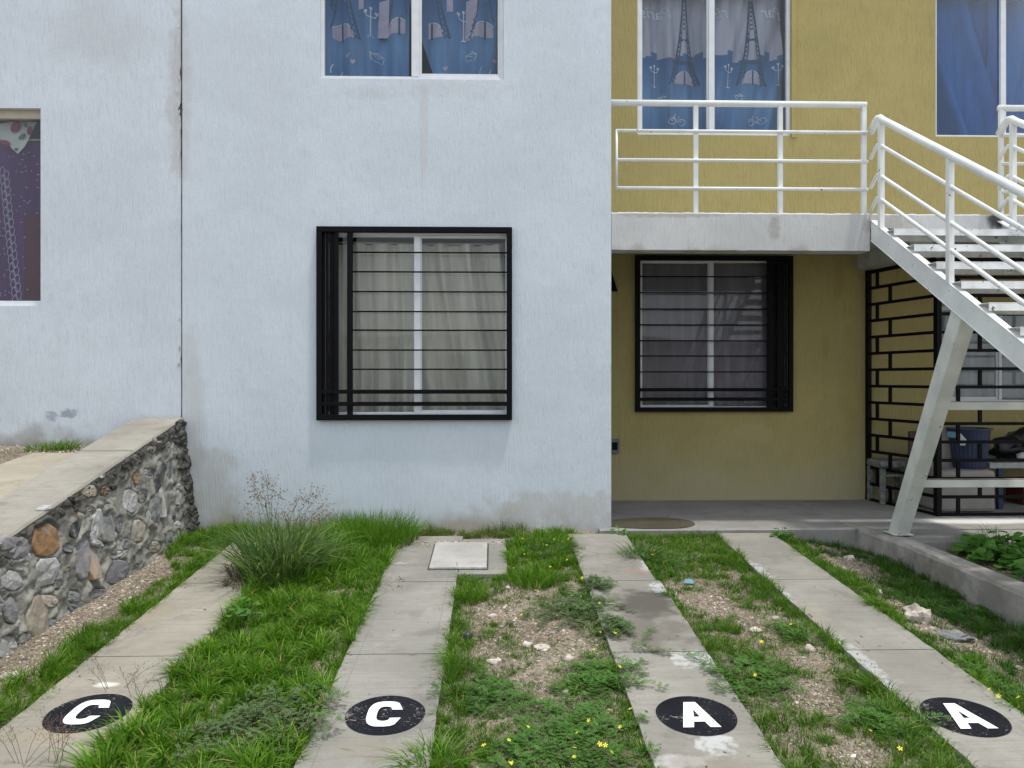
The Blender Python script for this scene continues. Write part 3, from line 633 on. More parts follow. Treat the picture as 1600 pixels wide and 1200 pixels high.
# black wall letter, meter plate
a0 = onY(965, 455, YY-0.02)
t = empty("house_letter", (a0.x-0.12, YY-0.02, a0.z), "black metal letter A on the yellow wall, half hidden by the white corner", "sign")
m = tess(letterA(), lambda x, z: (a0.x-0.115+x*0.29, YY-0.02, a0.z+0.125+z*0.25)); nv = len(m.v)
back = [(v[0], YY-0.001, v[2]) for v in m.v]; m.v += back; m.f += [tuple(nv+i for i in f)[::-1] for f in m.f]
for (a, b) in ((0, 8), (8, 11)):
    for i in range(a, b): j = i+1 if i+1 < b else a; m.f.append((i, j, nv+j, nv+i))
m.build("letter", M['black_steel'], t)
r = rectY((953, 686), (968, 708), YY-0.03); MB_ = MB().box(r[0], r[1], YY-0.035, YY-0.001, r[2], r[3])
t = empty("wall_socket_box", ((r[0]+r[1])/2, YY-0.02, r[2]), "small grey socket box low on the yellow wall beside the white corner", "socket box")
MB_.build("body", M['meter'], t, bevel=0.004); MB().box(r[0]+.02, r[1]-.02, YY-0.039, YY-0.035, r[2]+.03, r[3]-.03).build("cover_plate", M['black_steel'], t)

# ------------------------------------------------------------------ PORCH, KERB
rp = random.Random(3)
def porch():
    m = MB(); n = 60; x0, x1 = Xc-0.1, 8.9; xs = [x0+(2.83-x0)*i/n for i in range(n+1)]
    pr = [[(x, 5.935+0.012*nz(x, 0, 6), -0.25), (x, 5.93+0.014*nz(x, 0, 6)+.004*nz(x, 1, 30), 0.022), (x, 5.945+0.014*nz(x, 0, 6), 0.03), (x, YY+0.02, 0.03), (x, YY+0.02, -0.25)] for x in xs]
    m.v = [p for r in pr for p in r]
    for i in range(n):
        for k in range(5): k2 = (k+1) % 5; m.f.append((i*5+k, (i+1)*5+k, (i+1)*5+k2, i*5+k2))
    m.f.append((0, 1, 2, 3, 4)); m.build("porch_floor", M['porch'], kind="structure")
porch()
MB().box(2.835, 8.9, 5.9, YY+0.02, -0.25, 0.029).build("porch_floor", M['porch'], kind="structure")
MB().box(3.1, 8.9, -1.0, 5.895, -0.40, -0.03).build("planting_bed", M['soil'], kind="structure")
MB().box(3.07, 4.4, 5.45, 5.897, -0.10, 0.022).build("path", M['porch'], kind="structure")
kp = [(2.80, 6.16), (2.84, 5.9), (2.93, 5.43), (2.97, 4.7), (3.0, 4.2), (3.03, 3.2), (3.06, 1.5), (3.08, -1.0)]
def kerb():
    m = MB(); pr = []; N = 120
    def at(y):
        for (xa, ya), (xb, yb) in zip(kp[:-1], kp[1:]):
            if ya >= y >= yb: t = (ya-y)/(ya-yb); return xa+(xb-xa)*t
        return kp[-1][0]
    for i in range(N+1):
        y = 6.155-7.1*(i/N)**1.3; x = at(y); zt = 0.034-0.03*max(0, min(1.6, 5.9-y)); a = 0.008*nz(x, y, 7)+0.006*nz(x, y, 25, 2)
        pr.append([(x-0.01+a, y, -0.6), (x+a, y, zt-0.02), (x+0.014+a*.7, y, zt+0.003*nz(x, y, 12, 4)), (x+0.16, y, zt), (x+0.165, y, -0.3)])
    m.v = [p for r in pr for p in r]
    for i in range(N):
        for k in range(4): m.f.append((i*5+k, (i+1)*5+k, (i+1)*5+k+1, i*5+k+1))
    m.f.append((0, 1, 2, 3, 4)); m.build("kerb", M['kerb'], kind="structure")
kerb()
# puddle
m = MB(); a_, b_ = onZ(958, 818, 0.034), onZ(1086, 824, 0.034); pts = []
for i in range(48):
    a = 2*pi*i/48; px = 1010+76*cos(a)-(0 if cos(a) > 0 else 0); py = 817.5+(9.0 if sin(a) > 0 else 8.5)*sin(a)+1.2*sin(2*a+.6)
    q = onZ(px, py, 0.0345); pts.append((max(q.x, Xc+0.004) if q.y > 5.99 else q.x, max(q.y, 5.955), 0.0345))
m.poly(pts); m.build("puddle", M['puddle'], label="shallow brown puddle on the porch floor beside the white corner", cat="puddle")

# ------------------------------------------------------------------ BALCONY RAILINGS
def tube_part(pts, r, nm, parent, n=10, mt='steel_white'): return MB().tube(pts, r, n).build(nm, M[mt], parent, smooth=True)
RY = 6.05
br = empty("balcony_railing", (onY(1150, 330, RY).x, RY, z_top), "white tube railing of the balcony in front of the printed curtains", "railing", "balcony railings")
pL, pR = onY(957, 160, RY), onY(1350, 160, RY); zT = onY(1350, 164, RY).z
tube_part([(pL.x-0.01, RY, zT), (pR.x+0.016, RY, zT)], 0.0245, "handrail", br, 14)
for px in (1087, 1219, 1349.5):
    x = onY(px, 250, RY).x; MB().box(x-0.0175, x+0.0175, RY-0.0155, RY+0.0155, z_top-0.01, zT-(0.01 if px < 1300 else -0.02)).build("post", M['steel_white'], br, bevel=0.002)
xl = onY(963, 250, RY).x
for py in (208.5, 253.5, 297): z = onY(1350, py, RY).z; tube_part([(xl, RY-0.022, z), (pR.x+0.02, RY-0.022, z)], 0.0128, "rail", br)
tube_part([(xl, RY-0.022, onY(1350, 297, RY).z-0.008), (xl, RY-0.022, onY(1350, 208.5, RY).z+0.008)], 0.009, "end_bar", br)
# second railing beyond the stair head
x2 = onY(1564, 250, RY).x
br2 = empty("balcony_railing", (x2+1, RY, z_top), "white tube railing to the right of the stair head, under the plain blue curtains", "railing", "balcony railings")
zT2 = onY(1580, 169, RY).z; tube_part([(x2-0.02, RY, zT2), (x2+3.2, RY, zT2)], 0.0245, "handrail", br2, 14)
for dx in (0, 1.1, 2.2, 3.2): MB().box(x2+dx-0.0155, x2+dx+0.0155, RY-0.0155, RY+0.0155, z_top-0.01, zT2-0.01).build("post", M['steel_white'], br2, bevel=0.002)
for py in (213, 257, 301): z = onY(1580, py, RY).z; tube_part([(x2, RY-0.022, z), (x2+3.2, RY-0.022, z)], 0.0128, "rail", br2)

# ------------------------------------------------------------------ STAIRCASE (descends towards the viewer)
SX = onY(1357, 345, 6.02).x+0.01; SX2 = SX+1.06
sp0 = onX(1362, 345, SX); sp1 = onX(1600, 536, SX)
slope = (sp0.z-sp1.z)/(sp0.y-sp1.y)
ystart = 6.0; ztop = sp1.z+slope*(ystart-sp1.y); zend = -0.30; yend = ystart-(ztop-zend)/slope
sa = empty("metal_staircase", (SX+0.5, 4.0, -0.3), "white steel staircase with open treads climbing to the balcony", "staircase")
def stringer(X, side):
    m = MB(); H = 0.165; f_ = 0.045*side
    a = (ystart, ztop); b = (yend, zend)
    def plate(xa, xb, dz0, dz1):
        xa, xb = min(xa, xb), max(xa, xb)
        m.hexa([(xa, b[0], b[1]+dz0), (xb, b[0], b[1]+dz0), (xb, a[0], a[1]+dz0), (xa, a[0], a[1]+dz0),
                (xa, b[0], b[1]+dz1), (xb, b[0], b[1]+dz1), (xb, a[0], a[1]+dz1), (xa, a[0], a[1]+dz1)])
    plate(X, X+0.006*side, -H+0.007, -0.007); plate(X-0.004*side, X+f_, -0.007, 0.0); plate(X-0.004*side, X+f_, -H, -H+0.007)
    m.build("stringer", M['steel_white'], sa, bevel=0.0015)
stringer(SX, 1); stringer(SX2, -1)
rise = 0.1655; run = rise/slope
k = 0; yt = onX(1395, 362, SX).y; zt = onX(1395, 357, SX).z
while zt-k*rise > -0.2:
    z = zt-k*rise; yf = yt-k*run
    m = MB(); xa, xb = SX+0.009, SX2-0.009; d = 0.27; h_ = 0.05
    m.box(xa, xb, yf, yf+d, z-0.005, z); m.box(xa, xb, yf, yf+0.005, z-h_, z-0.006); m.box(xa, xb, yf+d-0.005, yf+d, z-h_, z-0.006)
    m.build("tread", M['tread'], sa, bevel=0.0015); k += 1
def rail_z(y): return ztop+slope*(y-ystart)
o_top = onX(1483, 243, SX); d_top = o_top.z-rail_z(o_top.y)
def railing(X):
    y0_ = 6.03
    for off, r_, nm in ((0, 0.027, "handrail"), (-0.205, 0.0142, "rail"), (-0.44, 0.0142, "rail"), (-0.62, 0.0142, "rail")):
        pk = 5.90; zpk = rail_z(pk)+d_top+off; pts = [(X, y0_, zpk-0.075), (X, pk+0.05, zpk-0.012), (X, pk+0.018, zpk+0.002), (X, pk-0.02, zpk-0.006), (X, pk-0.06, rail_z(pk-0.06)+d_top+off)]
        ye = yend+0.3; pts.append((X, ye, rail_z(ye)+d_top+off)); tube_part(pts, r_, nm, sa, 12)
    for i in range(5):
        y = 5.865-i*0.895; zz = rail_z(y)
        MB().box(X-0.019, X+0.019, y-0.019, y+0.019, zz-0.01, zz+d_top).build("post", M['steel_white'], sa, bevel=0.002)
railing(SX+0.012); railing(SX2-0.012)
LX = SX+0.07
pb = onX(1404, 838, LX); pt = onX(1507, 500, LX)
pb = Vector((LX, pb.y, 0.035)); 
def stair_leg(X):
    a = Vector((X, pb.y, 0.037)); b = Vector((X, pt.y, rail_z(pt.y)-0.168))
    m = MB(); hw = 0.052; hy = 0.056
    m.hexa([(X-hw, a.y-hy, a.z), (X+hw, a.y-hy, a.z), (X+hw, a.y+hy, a.z), (X-hw, a.y+hy, a.z),
            (X-hw, b.y-hy, b.z-hy*slope+0.0), (X+hw, b.y-hy, b.z-hy*slope), (X+hw, b.y+hy, b.z+hy*slope), (X-hw, b.y+hy, b.z+hy*slope)])
    m.build("leg", M['leg'], sa, bevel=0.004)
    MB().box(X-0.075, X+0.075, a.y-0.075, a.y+0.085, 0.0345, 0.0395).build("base_plate", M['leg'], sa)
    return a, b
la, lb_ = stair_leg(LX); stair_leg(SX2+0.19)
for py in (634, 757):
    # brace between the legs: find where the leg axis passes this height
    best = min((abs((592-py)/FPX*(la.y+(lb_.y-la.y)*t)-(la.z+(lb_.z-la.z)*t-CZ)), t) for t in [i/200 for i in range(201)])[1]
    p = la.lerp(lb_, best); m = MB()
    m.box(LX+0.054, SX2+0.13, p.y-0.03, p.y+0.03, p.z-0.030, p.z+0.024)
    bb = m.build("brace", M['leg'], sa, bevel=0.003)
    MB().box(LX+0.054, SX2+0.13, p.y-0.029, p.y+0.029, p.z+0.0242, p.z+0.028).build("dirt_film", M['rusty_top'], bb)

# ------------------------------------------------------------------ BLACK FENCE with masonry pattern
c0 = onY(1357, 782, YY); YF = 6.47
fx0 = onY(1357, 500, YY-0.03).x; fc = onY(1465, 815, YF); lv = [0.035+0.1565*i for i in range(15)]
def fence_side():
    A = Vector((fx0, YY-0.03, 0)); B = Vector((fc.x, YF, 0)); d = (B-A); Ln = d.length; d.normalize()
    t = empty("masonry_pattern_fence", (A+B)/2, "black steel fence panel with a brick-like grid, running from the yellow wall to the corner", "fence", "black fence panels")
    P = lambda s, z: (A+d*s)+Vector((0, 0, z))
    MB().bar(P(0.0, lv[0]), P(0.0, lv[14]+0.02), 0.04, 0.04, d).build("frame_post", M['black_steel'], t)
    MB().bar(P(Ln, lv[0]-0.03), P(Ln, lv[14]), 0.045, 0.045, d).build("frame_post", M['black_steel'], t)
    for i, z in enumerate(lv): MB().bar(P(0.021, z), P(Ln-0.024, z), 0.02, 0.027 if i not in (0, 14) else 0.035).build("rail", M['black_steel'], t)
    for i in range(14):
        s_ = 0.30 if i % 2 == 0 else 0.125
        MB().bar(P(s_, lv[i]+0.012), P(s_, lv[i+1]-0.012), 0.02, 0.028, d).build("bar", M['black_steel'], t)
fence_side()
def fence_front():
    xs, xe_ = fc.x+0.03, 8.8; Y = YF
    t = empty("masonry_pattern_fence", ((xs+xe_)/2, Y, 0), "black steel fence with a brick-like grid under the stair, facing the viewer", "fence", "black fence panels")
    for i, z in enumerate(lv): h_ = 0.0135 if i not in (0, 14) else 0.02; MB().box(xs, xe_, Y-0.01, Y+0.01, z-h_, z+h_).build("rail", M['black_steel'], t)
    xa, xb = onY(1497, 700, Y).x, onY(1531, 700, Y).x
    for i in range(14):
        for rep in range(6):
            x = (xa if i % 2 == 0 else xb)+rep*0.80
            MB().box(x-0.0145, x+0.0145, Y-0.009, Y+0.009, lv[i]+0.014, lv[i+1]-0.014).build("bar", M['black_steel'], t)
fence_front()

# ------------------------------------------------------------------ THINGS BEHIND THE FENCE
FZ = 0.031
def rbox(px0, px1, py1, Yf, dep, nm_mat, parent, nm, bevel=0.02, z0=FZ):
    a = onY(px0, py1, Yf); b = onY(px1, py1, Yf); return MB().box(a.x, b.x, Yf, Yf+dep, z0, a.z).build(nm, M[nm_mat], parent, bevel=bevel)
b0 = onY(1468, 735, 6.62); b1 = onY(1557, 735, 6.62)
t = empty("plastic_seat_block", ((b0.x+b1.x)/2, 6.8, FZ), "chunky off-white moulded seat with a backrest, carrying the blue bin", "plastic seat")
MB().box(b0.x, b1.x, 6.62, 7.02, FZ, b0.z).build("seat", M['foam'], t, bevel=0.035)
q = onY(1486, 668, 6.80); MB().hexa([(b0.x, 6.84, b0.z-0.02), (q.x+0.08, 6.84, b0.z-0.02), (q.x+0.08, 6.99, b0.z-0.02), (b0.x, 6.99, b0.z-0.02),
    (b0.x, 6.84, q.z), (q.x, 6.84, q.z), (q.x, 6.99, q.z), (b0.x, 6.99, q.z)]).build("backrest", M['foam'], t, bevel=0.02)
bc = onY(1516, 735, 6.78); bt = onY(1516, 669, 6.78); hh = bt.z-b0.z
t = empty("plastic_bin", (bc.x, 6.80, b0.z+0.002), "dark blue ribbed plastic bin standing on the off-white seat", "bin")
r0, r1 = 0.125, 0.17
MB().lathe((bc.x, 6.80, b0.z+0.003), [(0.02, 0), (r0, 0), (r0+(r1-r0)*.75, hh*.75)], 56, 0.006, 1).build("body", M['bin_blue'], t)
MB().lathe((bc.x, 6.80, b0.z+0.003), [(r0+(r1-r0)*.75+.002, hh*.75), (r1, hh*.96), (r1+0.018, hh*.96), (r1+0.018, hh), (r1-.01, hh), (r1-0.02, hh*.8), (r0-.02, 0.01)], 56).build("rim", M['bin_blue'], t, smooth=False)
MB().poly([onY(x, y, 6.606) for x, y in ((1500, 676), (1511, 688), (1508, 696), (1500, 696))]).build("paper_tag", M['paper'], t)
MB().poly([onY(x, y, 6.606) for x, y in ((1480, 674), (1496, 675), (1495, 684), (1480, 683))]).build("teal_tag", M['teal'], t)
t = empty("brown_board", (onY(1445, 672, 6.95).x, 6.97, FZ), "tall dark brown board leaning behind the stair leg inside the fence", "board")
rbox(1422, 1466, 674, 6.95, 0.05, 'brown_board', t, "panel", 0.015)
MB().box(onY(1424, 700, 6.95).x, onY(1464, 700, 6.95).x, 6.938, 6.949, FZ, onY(1424, 720, 6.95).z).build("lower_panel", M['brown_board'], t, bevel=0.005)
# plastic crates / stool
a, b = onY(1370, 719, 7.12), onY(1424, 719, 7.12)
t = empty("plastic_stool", ((a.x+b.x)/2, 7.2, FZ), "dirty white plastic stool on the porch against the yellow wall behind the fence", "stool")
MB().box(a.x, b.x, 7.05, 7.33, a.z-0.07, a.z).build("seat", M['crate_white'], t, bevel=0.02)
for (x, y) in ((a.x+.03, 7.07), (b.x-.03, 7.07), (a.x+.03, 7.31), (b.x-.03, 7.31)):
    MB().bar((x, y, FZ), (x, y, a.z-0.072), 0.05, 0.035, (0, 1, 0)).build("leg", M['crate_white'], t, bevel=0.008)
for zz in (0.30, 0.16): MB().box(a.x+.06, b.x-.06, 7.06, 7.075, zz-.012, zz+.012).build("stretcher", M['crate_white'], t)
# shelf with bag
zs_ = onY(1570, 720, 6.9).z
t = empty("low_shelf", (4.6, 7.0, FZ), "low table topped with a ribbed pale sheet behind the fence at the right edge", "table")
m = MB(); xs0 = onY(1530, 720, 6.9).x
for i in range(40): x = xs0+i*0.035; m.box(x, x+0.0349, 6.75, 7.3, zs_-0.05, zs_-(0.004 if i % 2 else 0.0))
m.build("ribbed_top", M['shelf'], t)
for (x, y) in ((xs0+.12, 6.8), (xs0+1.3, 6.8), (xs0+.12, 7.25), (xs0+1.3, 7.25)): MB().box(x-.02, x+.02, y-.02, y+.02, FZ, zs_-.051).build("leg", M['bin_blue'], t)
def blob(name, c, r, mat, parent=None, seed=0, sub=3, rough=0.25, flat=True, **kw):
    m = ico(c, r, seed, sub, rough, flat); return m.build(name, mat, parent, smooth=True, **kw)
def ico(c, r, seed=0, sub=3, rough=0.25, flat=True):
    import bmesh
    bm = bmesh.new(); bmesh.ops.create_icosphere(bm, subdivisions=sub, radius=1.0); m = MB()
    for v in bm.verts:
        p = v.co; k = 1+rough*mnoise.noise(p*1.6+Vector((seed*7.3, 0, 0)))+rough*.5*mnoise.noise(p*4+Vector((seed*3.1, 5, 0)))
        q = Vector((p.x*r[0]*k, p.y*r[1]*k, p.z*r[2]*k)); 
        if flat and q.z < -r[2]*0.6: q.z = -r[2]*0.6
        m.v.append((c[0]+q.x, c[1]+q.y, c[2]+q.z))
    m.f = [tuple(v.index for v in f.verts) for f in bm.faces]; bm.free(); return m
bcn = onY(1580, 700, 6.95); t = empty("black_bag", (bcn.x+.15, 6.98, zs_), "lumpy black plastic bag lying on the low table", "bag")
blob("body", (bcn.x+0.17, 6.98, zs_+0.11), (0.30, 0.18, 0.17), M['black_bag'], t, 4, 4, 0.45)
blob("crumpled_paper", (bcn.x+0.0, 6.80, zs_+0.05), (0.05, 0.03, 0.035), M['paper'], t, 9, 2, 0.6)
rb = onY(1588, 760, 7.1); t = empty("red_crate", (rb.x+.1, 7.1, FZ), "dark red plastic crate under the low table", "crate")
MB().box(rb.x, rb.x+0.3, 7.0, 7.25, FZ, rb.z-.01).build("body", M['redbox'], t, bevel=.01); MB().box(rb.x-.008, rb.x+.308, 6.992, 7.258, rb.z-.009, rb.z+.02).build("rim", M['redbox'], t)

# ------------------------------------------------------------------ CURTAINS
def fold_fn(seed, amp, freq, Y, lean=0.0, xc=0):
    def f(x, z):
        u = x+lean*(z)+0.012*sin(z*3+seed)
        return Y+amp*(sin(u*freq*2*pi+seed)+0.55*sin(u*freq*3.7*pi+seed*2+z*0.5)+0.3*sin(u*freq*9+seed))*(0.75+0.25*sin(z*2+seed))
    return f
def curtain(label, quad, fn, mat, group=None, nx_=90, nz_=24, hem=0.0, cat="curtain"):
    """quad: (xtopL, xtopR, xbotL, xbotR, z0, z1)"""
    xa, xb, xc_, xd, z0, z1 = quad; m = MB()
    t = empty("curtain", ((xa+xb)/2, fn((xa+xb)/2, z0), z0), label, cat, group)
    for j in range(nz_+1):
        s_ = j/nz_; z = z0+(z1-z0)*s_
        L_, R_ = xc_+(xa-xc_)*s_, xd+(xb-xd)*s_
        for i in range(nx_+1):
            x = L_+(R_-L_)*i/nx_; zz = z if j else z+hem*sin(x*17)
            m.v.append((x, fn(x, zz), zz))
    for j in range(nz_):
        for i in range(nx_): a = j*(nx_+1)+i; m.f.append((a, a+1, a+nx_+2, a+nx_+1))
    m.build("cloth", mat, t, smooth=True)
    MB().tube([(min(xa, xc_), fn(xa, z1)+0.0, z1+0.012), (max(xb, xd), fn(xb, z1), z1+0.012)], 0.009, 8).build("rod", M['alu_beige'], t, smooth=True)
    return t
x0, x1, z0, z1 = W_low; mx_ = onY(652, 500, 6.1).x
f = fold_fn(1.0, 0.050, 5.0, 6.17)
curtain("pleated beige curtain behind the left pane of the white house's lower window", (x0-.02, mx_+0.01, x0-.02, mx_, z0-.05, z1-0.045), f, M['beige_curtain'], "lower window curtains", 140, 30)
f = fold_fn(2.2, 0.050, 4.6, 6.17, 0.13)
curtain("pleated beige curtain behind the right pane of the white house's lower window", (mx_+.015, x1+.03, mx_+.005, x1+.03, z0-.05, z1-0.05), f, M['beige_curtain'], "lower window curtains", 140, 30)
x0, x1, z0, z1 = Y_low; f = fold_fn(0.4, 0.012, 4, YY+0.13)
curtain("dull plum curtain filling the window under the balcony", (x0-.02, x1+.02, x0-.02, x1+.02, z0-.05, z1-.02), f, M['plum_curtain'], None, 160)
x0, x1, z0, z1 = Y_k; f = fold_fn(0.9, 0.018, 3.5, YY+0.2)
curtain("pale grey curtain in the window behind the black fence", (x0-.02, x1+.02, x0-.02, x1+.02, z0-.03, z1-.02), f, M['grey_curtain'], None, 160)
x0, x1, z0, z1 = Y_up2; f = fold_fn(0.9, 0.075, 2.4, YY+0.24, 0.28)
mm = onY(1567, 100, YY).x
curtain("plain blue curtain left of the mullion in the right balcony window", (x0-.02, mm+.03, x0-.02, mm+.02, z0-.03, z1), f, M['blue_curtain'], "plain blue curtains", 120)
curtain("plain blue curtain right of the mullion at the right edge", (mm-.01, x1+.02, mm+.0, x1+.02, z0-.03, z1), fold_fn(2.9, 0.07, 2.6, YY+0.24, -0.2), M['blue_curtain'], "plain blue curtains", 120)

# prints on fabric (thin flat shapes following the cloth)
def ribbon(m, pts, wd_, fn, off=0.004):
    P_ = []
    n_ = len(pts)
    fine = []
    for (a, b) in zip(pts[:-1], pts[1:]):
        k_ = max(1, int(math.hypot(b[0]-a[0], b[1]-a[1])/0.03))
        for i in range(k_): fine.append((a[0]+(b[0]-a[0])*i/k_, a[1]+(b[1]-a[1])*i/k_))
    fine.append(pts[-1]); base = len(m.v)
    for i, p in enumerate(fine):
        q0, q1 = fine[max(0, i-1)], fine[min(len(fine)-1, i+1)]; dx, dz = q1[0]-q0[0], q1[1]-q0[1]; l = math.hypot(dx, dz) or 1; nx_, nz_ = -dz/l*wd_/2, dx/l*wd_/2
        for s_ in (1, -1): x, z = p[0]+nx_*s_, p[1]+nz_*s_; m.v.append((x, fn(x, z)-off, z))
    for i in range(len(fine)-1): m.f.append((base+2*i, base+2*i+1, base+2*i+3, base+2*i+2))
def text_on(body, x, z, size, fn, mat, parent, mirror=True):
    cu = bpy.data.curves.new("lettering", 'FONT'); cu.body = body; cu.size = size; cu.shear = 0.3; cu.align_x = 'CENTER'; cu.offset = 0.0015
    ob = bpy.data.objects.new("lettering", cu); me = bpy.data.meshes.new_from_object(ob); m = MB()
    m.v = [(x-v.co.x if mirror else x+v.co.x, 0, z+v.co.y) for v in me.vertices]; m.v = [(a, fn(a, c)-0.005, c) for a, _, c in m.v]
    m.f = [tuple(p.vertices) for p in me.polygons]; bpy.data.objects.remove(ob); m.build("printed_lettering", mat, parent)
def tower(parent, xc_, zf, S, fn, clip):
    """lattice tower silhouette; zf feet height, S total height; clip=(xmin,xmax,zmax)"""
    hw = lambda t: S*(0.125*(1-t)**2.6+0.012)
    m = MB(); ok = lambda x, z: clip[0] < x < clip[1] and z < clip[2]
    def R(pts, w_):
        if all(ok(*p) for p in pts): ribbon(m, pts, w_, fn, 0.003)
    ts = [0.0+0.04*i for i in range(25)]
    for sgn in (-1, 1):
        for a, b in zip(ts[:-1], ts[1:]):
            x1_, x2_ = xc_+sgn*hw(a), xc_+sgn*hw(b); R([(x1_, zf+a*S), (x2_, zf+b*S)], 0.014)
            if a < 0.45:
                wi = lambda t: hw(t)-S*(0.045*(1-t*1.4)); y1_, y2_ = xc_+sgn*max(0, wi(a)), xc_+sgn*max(0, wi(b))
                R([(y1_, zf+a*S), (y2_, zf+b*S)], 0.008); R([(x1_, zf+a*S), (y2_, zf+b*S)], 0.007); R([(y1_, zf+a*S), (x2_, zf+b*S)], 0.007)
            else:
                R([(xc_-hw(a), zf+a*S), (xc_+hw(b), zf+b*S)], 0.007); R([(xc_+hw(a), zf+a*S), (xc_-hw(b), zf+b*S)], 0.007)
    for t_, w_ in ((0.20, 0.035), (0.40, 0.024), (0.90, 0.018)): h_ = hw(t_)*1.12; R([(xc_-h_, zf+t_*S), (xc_+h_, zf+t_*S)], w_)
    if m.v: m.build("printed_tower", M['print_blue'], parent)
    m = MB(); arc = []
    for i in range(13): a = pi*i/12; arc.append((xc_-cos(a)*S*0.090, zf+sin(a)*S*0.125))
    for a_, b_ in zip(arc[:-1], arc[1:]): R([a_, b_], 0.008)
    if m.v: m.build("printed_arch", M['print_white'], parent)
    m = MB()
    for i in range(12):
        a, b = arc[i], arc[i+1]
        if ok(*a) and ok(*b) and True: ribbon(m, [((a[0]+b[0])/2, zf+S*0.012), ((a[0]+b[0])/2, (a[1]+b[1])/2-0.006)], abs(b[0]-a[0])*1.0, fn, 0.0025)
    if m.v: m.build("printed_arch_fill", M['print_pink'], parent)
    m = MB()
    if ok(xc_, zf+S*.12): ribbon(m, [(xc_+.004, zf), (xc_+.004, zf+S*0.125)], 0.016, fn, 0.005); m.build("printed_bar", M['print_blue'], parent)
def lamp(parent, x, z, h_, fn):
    m = MB(); ribbon(m, [(x, z), (x, z+h_)], 0.008, fn); ribbon(m, [(x-.02, z), (x+.02, z)], 0.01, fn)
    for s_ in (-1, 1):
        ribbon(m, [(x, z+h_*.72), (x+s_*.03, z+h_*.75), (x+s_*.04, z+h_*.88)], 0.007, fn); ribbon(m, [(x+s_*.04-.012, z+h_*.93), (x+s_*.04+.012, z+h_*.93)], 0.022, fn)
    ribbon(m, [(x-.010, z+h_+.01), (x+.010, z+h_+.01)], 0.02, fn); m.build("printed_lamp", M['print_white'], parent)
def envelope(parent, x, z, s_, fn):
    m = MB(); c = [(x-s_, z+s_*.5), (x-s_*.8, z-s_*.7), (x+s_*.7, z-s_*.8), (x+s_, z+s_*.3), (x-s_, z+s_*.5)]
    ribbon(m, c, 0.006, fn); ribbon(m, [c[0], (x+s_*.1, z-s_*.1), c[3]], 0.006, fn); ribbon(m, [(x-.3*s_, z+s_*.4), (x+s_*.2, z+s_*.8), (x+s_*.9, z+s_*.35)], 0.006, fn); m.build("printed_envelope", M['print_white'], parent)
def heart(parent, x, z, s_, fn):
    m = MB()
    for i in range(9): u = -1+2*i/8; h_ = (1-abs(u))**0.9*1.3; tpz = 0.55*sqrt(max(0, 1-(abs(u)-.5)**2*4)) ; ribbon(m, [(x+u*s_, z-h_*s_), (x+u*s_, z+tpz*s_)], s_*0.27, fn)
    m.build("printed_heart", M['print_pink'], parent)
def bicycle(parent, x, z, s_, fn):
    m = MB(); circ = lambda cx, r_: [(cx+r_*cos(2*pi*i/16), z+r_*sin(2*pi*i/16)) for i in range(17)]
    ribbon(m, circ(x-s_, s_*.62), 0.006, fn); ribbon(m, circ(x+s_, s_*.62), 0.006, fn)
    for pts in ([(x-s_, z), (x-s_*.55, z+s_*1.2), (x-s_*.25, z+s_*1.25)], [(x-s_*.7, z+s_*.8), (x+.1*s_, z-.05*s_), (x+s_, z), (x+s_*.35, z+s_*.8), (x+.1*s_, z-.05*s_)], [(x+s_*.35, z+s_*.8), (x+s_*.4, z+s_)], [(x+s_*.15, z+s_*1.0), (x+s_*.6, z+s_*1.05)], [(x-s_, z), (x-s_*1.3, z+.4*s_)]): ribbon(m, pts, 0.006, fn)
    m.build("printed_bicycle", M['print_white'], parent)
# balcony window, printed curtains
zsk = onY(1070, 84, YY+.16).z; pc1 = paris_cloth("city_print_cloth_balcony", zsk-0.07, 16.0, 0.13, 0)
x0, x1, z0, z1 = Y_up; mm = onY(1112, 100, YY+.1).x
f = fold_fn(0.3, 0.040, 3.2, YY+0.19); fA = f
tA = curtain("city print curtain with tower and bicycle behind the left pane of the balcony window", (x0-.01, mm-.0, x0+.02, mm-.0, z0-.02, z1-.02), f, pc1, "city print curtains", 110)
at = lambda px, py: (lambda p: (p.x, p.z))(onY(px, py, YY+.16))
xx, zz = at(1070, 132); tower(tA, xx, zz, 1.12, fA, (x0, mm-.02, z1-.03))
lamp(tA, *at(1024, 133), 0.20, fA); envelope(tA, *at(1036, 151), 0.035, fA); bicycle(tA, *at(1058, 190), 0.052, fA); heart(tA, *at(1037, 50), 0.018, fA); heart(tA, *at(1043, 58), 0.018, fA)
heart(tA, *at(1098, 3), 0.018, fA)
xx, zz = at(1026, 27); text_on("Paris", xx, zz, 0.155, fA, M['print_white'], tA)
f = fold_fn(1.9, 0.048, 3.0, YY+0.19, -0.25); fB = f
tB = curtain("city print curtain gathered diagonally behind the right pane of the balcony window", (mm+.01, x1-.02, mm+.02, x1-.02, z0-.02, z1-.02), f, pc1, "city print curtains", 110)
xx, zz = at(1176, 132); tower(tB, xx, zz, 1.12, fB, (mm+.03, x1-.03, z1-.03))
lamp(tB, *at(1140, 133), 0.20, fB); lamp(tB, *at(1216, 133), 0.20, fB); envelope(tB, *at(1155, 151), 0.035, fB); bicycle(tB, *at(1184, 188), 0.05, fB)
xx, zz = at(1128, 26); text_on("ris", xx, zz, 0.155, fB, M['print_white'], tB); xx, zz = at(1208, 27); text_on("Par", xx, zz, 0.155, fB, M['print_white'], tB)
